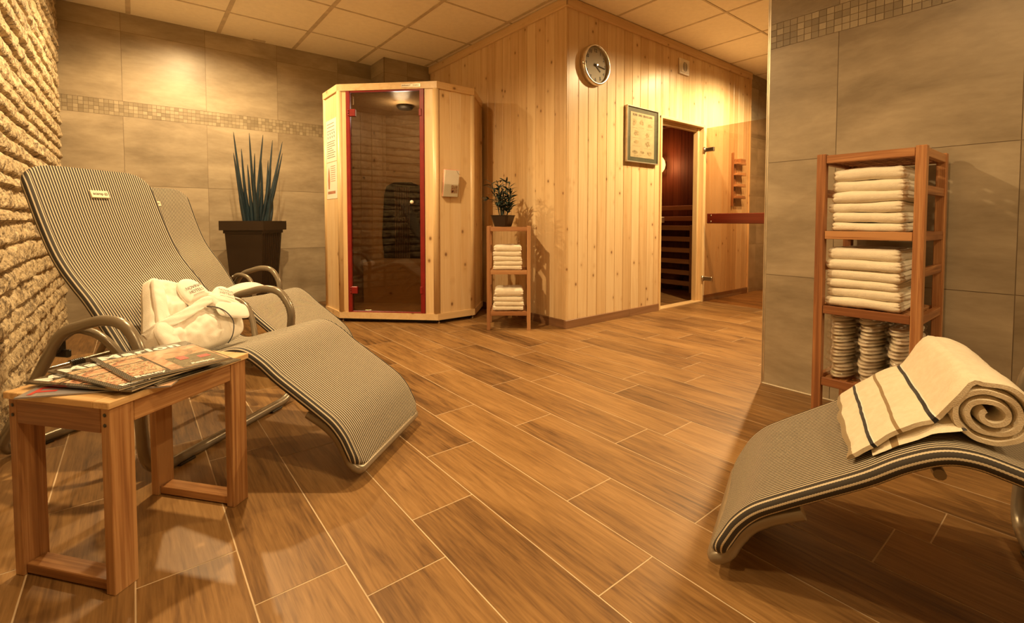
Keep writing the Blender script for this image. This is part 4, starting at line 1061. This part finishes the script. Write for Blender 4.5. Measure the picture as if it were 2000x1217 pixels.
    q = MB()
    for s_, z in ((.395, .350), (.80, .265), (1.135, .625)): q = MB(); q.tube([(s_, -(hw-.02), z-.010), (s_, hw-.02, z-.010)], .010, 10); q.build('under_bar', M['metal'], t)
    return t
def place(o, N, phi):
    w_ = Vector((math.sin(phi), math.cos(phi), 0)); a_ = Vector((-w_.y, w_.x, 0)); c = Vector((N[0], N[1], 0))+w_*LW/2
    o.location = c; o.rotation_euler = (0, 0, math.atan2(a_.y, a_.x))
    return c, a_, w_
L1 = lounger()
LP = {1: ((.514, 1.373), rad(50)), 2: ((.63, 2.43), rad(54.5)), 3: ((1.43, .700), -1.915)}
FR1 = place(L1, *LP[1])
L2 = copy_tree(L1, label='striped reclining lounger in front of the tall brown planter'); L2['group'] = L1['group'] = 'striped loungers'
FR2 = place(L2, *LP[2])
L3 = copy_tree(L1, label='striped lounger at the lower right with a rolled striped towel, cut off by the frame'); FR3 = place(L3, *LP[3]); L3['group'] = 'striped loungers'
def LF(k):
    N, phi = LP[k]; w_ = Vector((math.sin(phi), math.cos(phi), 0)); a_ = Vector((-w_.y, w_.x, 0)); N = Vector((N[0], N[1], 0))
    return lambda s_, ww, z: N+a_*s_+w_*ww+Vector((0, 0, z))

# ================================================================== bathrobe, slippers
def pillow(mb, outline, m, T_, back=.02, rings=14, nb=10, amp=.004, seed=0, exp=2.4, hf=None, seg=5, mi=0):
    ol = catmull([(x, y, 0) for x, y in outline], seg, closed=True); n = len(ol); c = sum(ol, Vector())/n
    def h(x, y, r):
        e = max(0, 1-r**exp)**(1/exp*1.15); v = T_*e
        if hf: v += hf(x, y)*e
        v += amp*noise.noise(Vector((x*16+seed, y*16, 3)))*e+amp*.5*noise.noise(Vector((x*42+seed, y*42, 7)))*e
        return v
    def f(i, j):
        r = (i+.001)/(rings-1+.001) if i else .001; r = min(1, r)**.8; p = c+(ol[j]-c)*r; return (p.x, p.y, h(p.x, p.y, r))
    mb.grid(rings, n, f, M4=m, wrapv=True, rnd=.5, mi=mi)
    def g(i, j):
        r = 1-i/(nb-1)*.999; p = c+(ol[j]-c)*r; e = max(0, 1-r**exp)**(1/exp); return (p.x, p.y, -back*e)
    mb.grid(nb, n, g, M4=m, wrapv=True, rnd=.5, mi=mi)
    return lambda x, y: h(x, y, .5)
def robe():
    DQ = -.036
    F = LF(1); s0, za, s1, zb = .715, .335, .895, .585
    O = F(s0, 0, za); up = (F(s1, 0, zb)-O).normalized(); wd = (F(s0, 1, za)-O); nn = wd.cross(up).normalized()
    camv = Vector((0, 0, .8))-O
    if nn.dot(camv) < 0: nn = -nn
    m = frame(O, wd, up, nn)
    t = thing('bathrobe', 'folded white bathrobe with navy piping leaning on the front lounger', 'bathrobe')
    def folds(x, y):
        v = .010*math.sin((x*1.2+y)*26+2*noise.noise(Vector((x*6, y*6, 1))))*(.5+.5*noise.noise(Vector((x*5, y*5, 9))))
        v += .020*math.exp(-((y-.075)/.06)**2)                       # fuller lower roll
        v -= .016*math.exp(-((y-.150-.12*(x-.2))/.018)**2)              # pinched by the belt
        v -= .010*math.exp(-((x-.075-.22*y)/.012)**2)
        return v
    ol = [(-.014, .070), (-.004, .020), (.03, .002), (.11, -.006), (.20, -.010), (.30, -.004), (.348, .012), (.362, .045), (.358, .11), (.350, .150), (.340, .185), (.27, .225), (.19, .270), (.135, .300), (.105, .300), (.080, .262), (.045, .19), (.012, .13)]
    q = MB(); pillow(q, ol, m, .050, back=.045, rings=40, amp=.010, hf=folds, seg=8, exp=5.0); body = q.build('robe_body', M['robe'], t)
    q = MB(); pillow(q, [(-.012, .055), (.03, .035), (.06, .10), (.085, .20), (.12, .30), (.10, .325), (.07, .27), (.03, .17)], m@T(0, DQ, .044), .014, back=.03, rings=18, amp=.006, seed=4, seg=8, exp=4); q.build('collar', M['robe'], t)
    q = MB(); pillow(q, [(-.006, .015), (.02, .0), (.05, .006), (.058, .06), (.05, .115), (.02, .12), (-.008, .08)], m@T(0, .0, .050), .020, back=.02, rings=16, amp=.006, seed=9, seg=8); q.build('folded_sleeve', M['robe'], t)
    # belt
    def ribbon(pts, wdt, th=.004, nm='belt', mat='robe'):
        P = catmull(pts, 8); q = MB(); n = len(P)
        def f(i, j):
            d = (P[min(i+1, n-1)]-P[max(i-1, 0)]).normalized(); s_ = d.cross(Vector((0, 0, 1))).normalized()
            a = 2*PI*j/12; return P[i]+Vector((0, DQ, -.004))+s_*(wdt/2*math.cos(a)*(1+.12*noise.noise(Vector((i*.3, 0, 2)))))+Vector((0, 0, th*math.sin(a)+.002*math.sin(j*2+i*.6)))
        q.grid(n, 12, f, M4=m, wrapv=True, rnd=.5, flip=True); return q.build(nm, M[mat], t)
    ribbon([(-.012, .125, .02), (.03, .140, .063), (.10, .150, .080), (.17, .172, .086), (.225, .185, .092), (.27, .175, .090), (.33, .150, .078), (.366, .125, .045)], .036)
    ribbon([(.24, .178, .096), (.285, .165, .100), (.335, .140, .088), (.36, .118, .066)], .030)
    q = MB(); pillow(q, [(.226, .152), (.266, .148), (.272, .200), (.230, .206)], m@T(0, DQ, .084), .012, rings=10, amp=.002, seed=2); q.build('belt_loop', M['robe'], t)
    # piping
    def line(pts, r_=.0017): 
        q = MB(); q.tube([m@(Vector(p)+Vector((0, DQ*.6, 0))) for p in catmull(pts, 8)], r_, 8); q.build('piping', M['navy'], t)
    line([(.195, .150, .080), (.225, .128, .096), (.243, .095, .103), (.246, .055, .102), (.232, .015, .084), (.222, -.004, .055)])
    # slippers tucked under the belt
    def slipper(label, cx, cy, ang, z, ln=.16, w_=.083, txt=True, fs=.0185):
        ms = m@T(cx, cy+DQ*.9, z)@RZ(ang)@RX(rad(-3))
        s_ = thing('slipper', label, 'slipper', M4=ms, group='slippers under the bathrobe belt')
        ol = [(w_/2*math.sin(a)*(1+.1*math.cos(a)), ln/2*math.cos(a)) for a in [2*PI*k/20 for k in range(20)]]
        inv = Matrix.Identity(4)
        q = MB(); q.prism([(x, y) for x, y in [( -px, py) for px, py in ol]], -.008, -.001); q.build('sole', M['slipper'], s_)
        q = MB(); pillow(q, [(-x*.98, max(y, -.012)) if True else (x, y) for x, y in ol], Matrix.Identity(4), .014, back=.001, rings=14, amp=.001, seg=3); q.build('upper', M['slipper'], s_)
        if txt:
            q = MB(); q.text('NOVINA', fs, T(0, .036, .0150), .0004, bold=-.0004); q.text('HOTELS', fs, T(0, .036-fs*.95, .0154), .0004, bold=-.0004)
            q.tube([Vector((-.028+.0056*k, .004+.0016*math.sin(PI*k/10), .0150)) for k in range(11)], .0006, 6); q.build('logo_lettering', M['ink'], s_)
        return s_
    slipper('white slipper with hotel lettering tucked under the robe belt, left of the pair', .212, .216, rad(10), .060, ln=.165, w_=.112)
    slipper('white slipper with hotel lettering tucked under the robe belt, right of the pair', .318, .180, rad(-26), .058, ln=.135, w_=.092, fs=.0155)
    q = MB(); ms = m@T(.285, .122+DQ, .092)@RZ(rad(72))
    pillow(q, [(-.03, -.06), (0, -.072), (.03, -.06), (.036, 0), (.026, .06), (-.026, .06), (-.036, 0)], ms, .009, back=.006, rings=10, amp=.0005); q.build('belt_tab', M['slipper'], t)
    return t
robe()
def robe2():
    F = LF(2); A_ = F(.80, .14, .345); B_ = F(.70, .50, .350)
    t = thing('bathrobe', 'rolled white bathrobe lying across the seat of the rear lounger', 'bathrobe')
    d = (B_-A_); ln = d.length; d.normalize(); sd = Vector((0, 0, 1)).cross(d).normalized(); m = frame(A_, d, sd, (0, 0, 1))
    q = MB(); pts = [(0, .0, .014), (.06, .004, .022), (.14, -.003, .028), (.22, .002, .036), (.30, 0, .036), (.36, .004, .026), (.39, 0, .016)]
    P = catmull(pts, 8); n = len(P); rad_ = catmull([(0, 0, .018), (0, 0, .023), (0, 0, .026), (0, 0, .036), (0, 0, .037), (0, 0, .026), (0, 0, .004)], 8)
    def f(i, j):
        a = 2*PI*j/28; r_ = rad_[i].z*(1+.14*noise.noise(Vector((i*.12, math.cos(a)*1.3, math.sin(a)*1.3)))); return P[i]+Vector((0, math.cos(a)*r_*1.9, max(-.012, math.sin(a)*r_)))
    q.grid(n, 28, f, M4=m, wrapv=True, flip=False, rnd=.5)
    q.add([m@f(0, j) for j in range(28)], [list(range(28))], None, .5)
    q.build('robe_body', M['robe'], t)
    q = MB(); q.tube([m@Vector(p) for p in catmull([(.01, -.044, .012), (.03, -.046, .03), (.05, -.035, .040), (.052, 0, .047)], 6)], .0025, 8); q.build('robe_seam', M['navy'], t)
robe2()
# rolled striped towel on the right-hand lounger
def bath_towel():
    F = LF(3)
    # surface height along s
    pf = sorted([(p[0], p[1]) for p in PROF if p[0] < .9])
    def fz(s_):
        for (a, za), (b, zb) in zip(pf[:-1], pf[1:]):
            if a <= s_ <= b: return za+(zb-za)*(s_-a)/(b-a)
        return .3
    th = .0172; C_ = (.468, .452); r0 = .060
    path = []
    for s_, lift in ((.262, .012), (.285, .020), (.315, .026), (.345, .030), (.375, .036), (.400, .044)):
        path.append((s_, fz(s_)+lift))
    a = rad(118)
    k = 0
    while k < 64:
        r_ = r0-.0007*k-th*.0; r_ = r0*(1-k/78)
        if r_ < .008: break
        path.append((C_[0]+r_*math.cos(a)*1.02, C_[1]+r_*math.sin(a)*.95)); a -= rad(17); k += 1
    P = catmull([(p[0], 0, p[1]) for p in path], 3); n = len(P)
    al = [0]
    for u, v in zip(P[:-1], P[1:]): al.append(al[-1]+(v-u).length)
    tn = [(P[min(i+1, n-1)]-P[max(i-1, 0)]).normalized() for i in range(n)]
    w0, w1 = .035, .425; nw = 30; q = MB()
    def base(i, j, sgn):
        ww = w0+(w1-w0)*j/(nw-1); p = P[i]; nn = Vector((-tn[i].z, 0, tn[i].x))
        edge = min(1, min(j, nw-1-j)/1.6); hth = th*.5*(.45+.55*edge)*(.5 if al[i] < .004 else 1)
        wob = .004*noise.noise(Vector((al[i]*14, ww*11, 1)))+.002*noise.noise(Vector((al[i]*40, ww*40, 3)))
        p = p+nn*(sgn*hth+wob); skew = .035*(1-(ww-w0)/(w1-w0)) * (1 if al[i] < .20 else max(0, 1-(al[i]-.2)/.1))
        sag = 0.0
        return F(p.x-skew*0+.012*noise.noise(Vector((ww*12, 0, 5)))*(al[i] < .02), ww+.006*noise.noise(Vector((al[i]*20, j//29, 2))), p.z)
    g = lambda i, j: (al[i], j*.01, 0)
    q.grid(n, nw, lambda i, j: base(i, j, 1), gcf=g, rnd=.5); q.grid(n, nw, lambda i, j: base(i, j, -1), gcf=g, rnd=.5, flip=True)
    for j, fl_ in ((0, True), (nw-1, False)):
        q.grid(n, 2, lambda i, k: base(i, j, 1 if k == 0 else -1), gcf=lambda i, k: (al[i], 0, 0), rnd=.5, flip=fl_)
    q.grid(2, nw, lambda i, j: base(0, j, 1 if i == 0 else -1), gcf=lambda i, j: (0, 0, 0), rnd=.5)
    # lower fold tucked underneath
    lo = MB()
    def low(i, j, sg):
        s_ = .300+.135*i/14; ww = .04+.395*j/18; e = min(1, min(i, 14-i)/2)*min(1, min(j, 18-j)/2)
        return F(s_, ww, fz(s_)+.006+(.012*e*sg+.012*e)+.002*noise.noise(Vector((s_*30, ww*20, 2)))+max(0, .02*(i/14)**2))
    t = thing('bath_towel', 'cream bath towel with black and tan stripes, half rolled up on the lower right lounger', 'towel')
    q.build('rolled_cloth', M['btowel'], t)
    lo.grid(15, 19, lambda i, j: low(i, j, 1), gcf=lambda i, j: (.09+.08*i/14, 0, 0), rnd=.5); lo.grid(15, 19, lambda i, j: low(i, j, -1), gcf=lambda i, j: (.3, 0, 0), rnd=.5, flip=True)
    lo.build('under_fold', M['btowel'], t)
bath_towel()
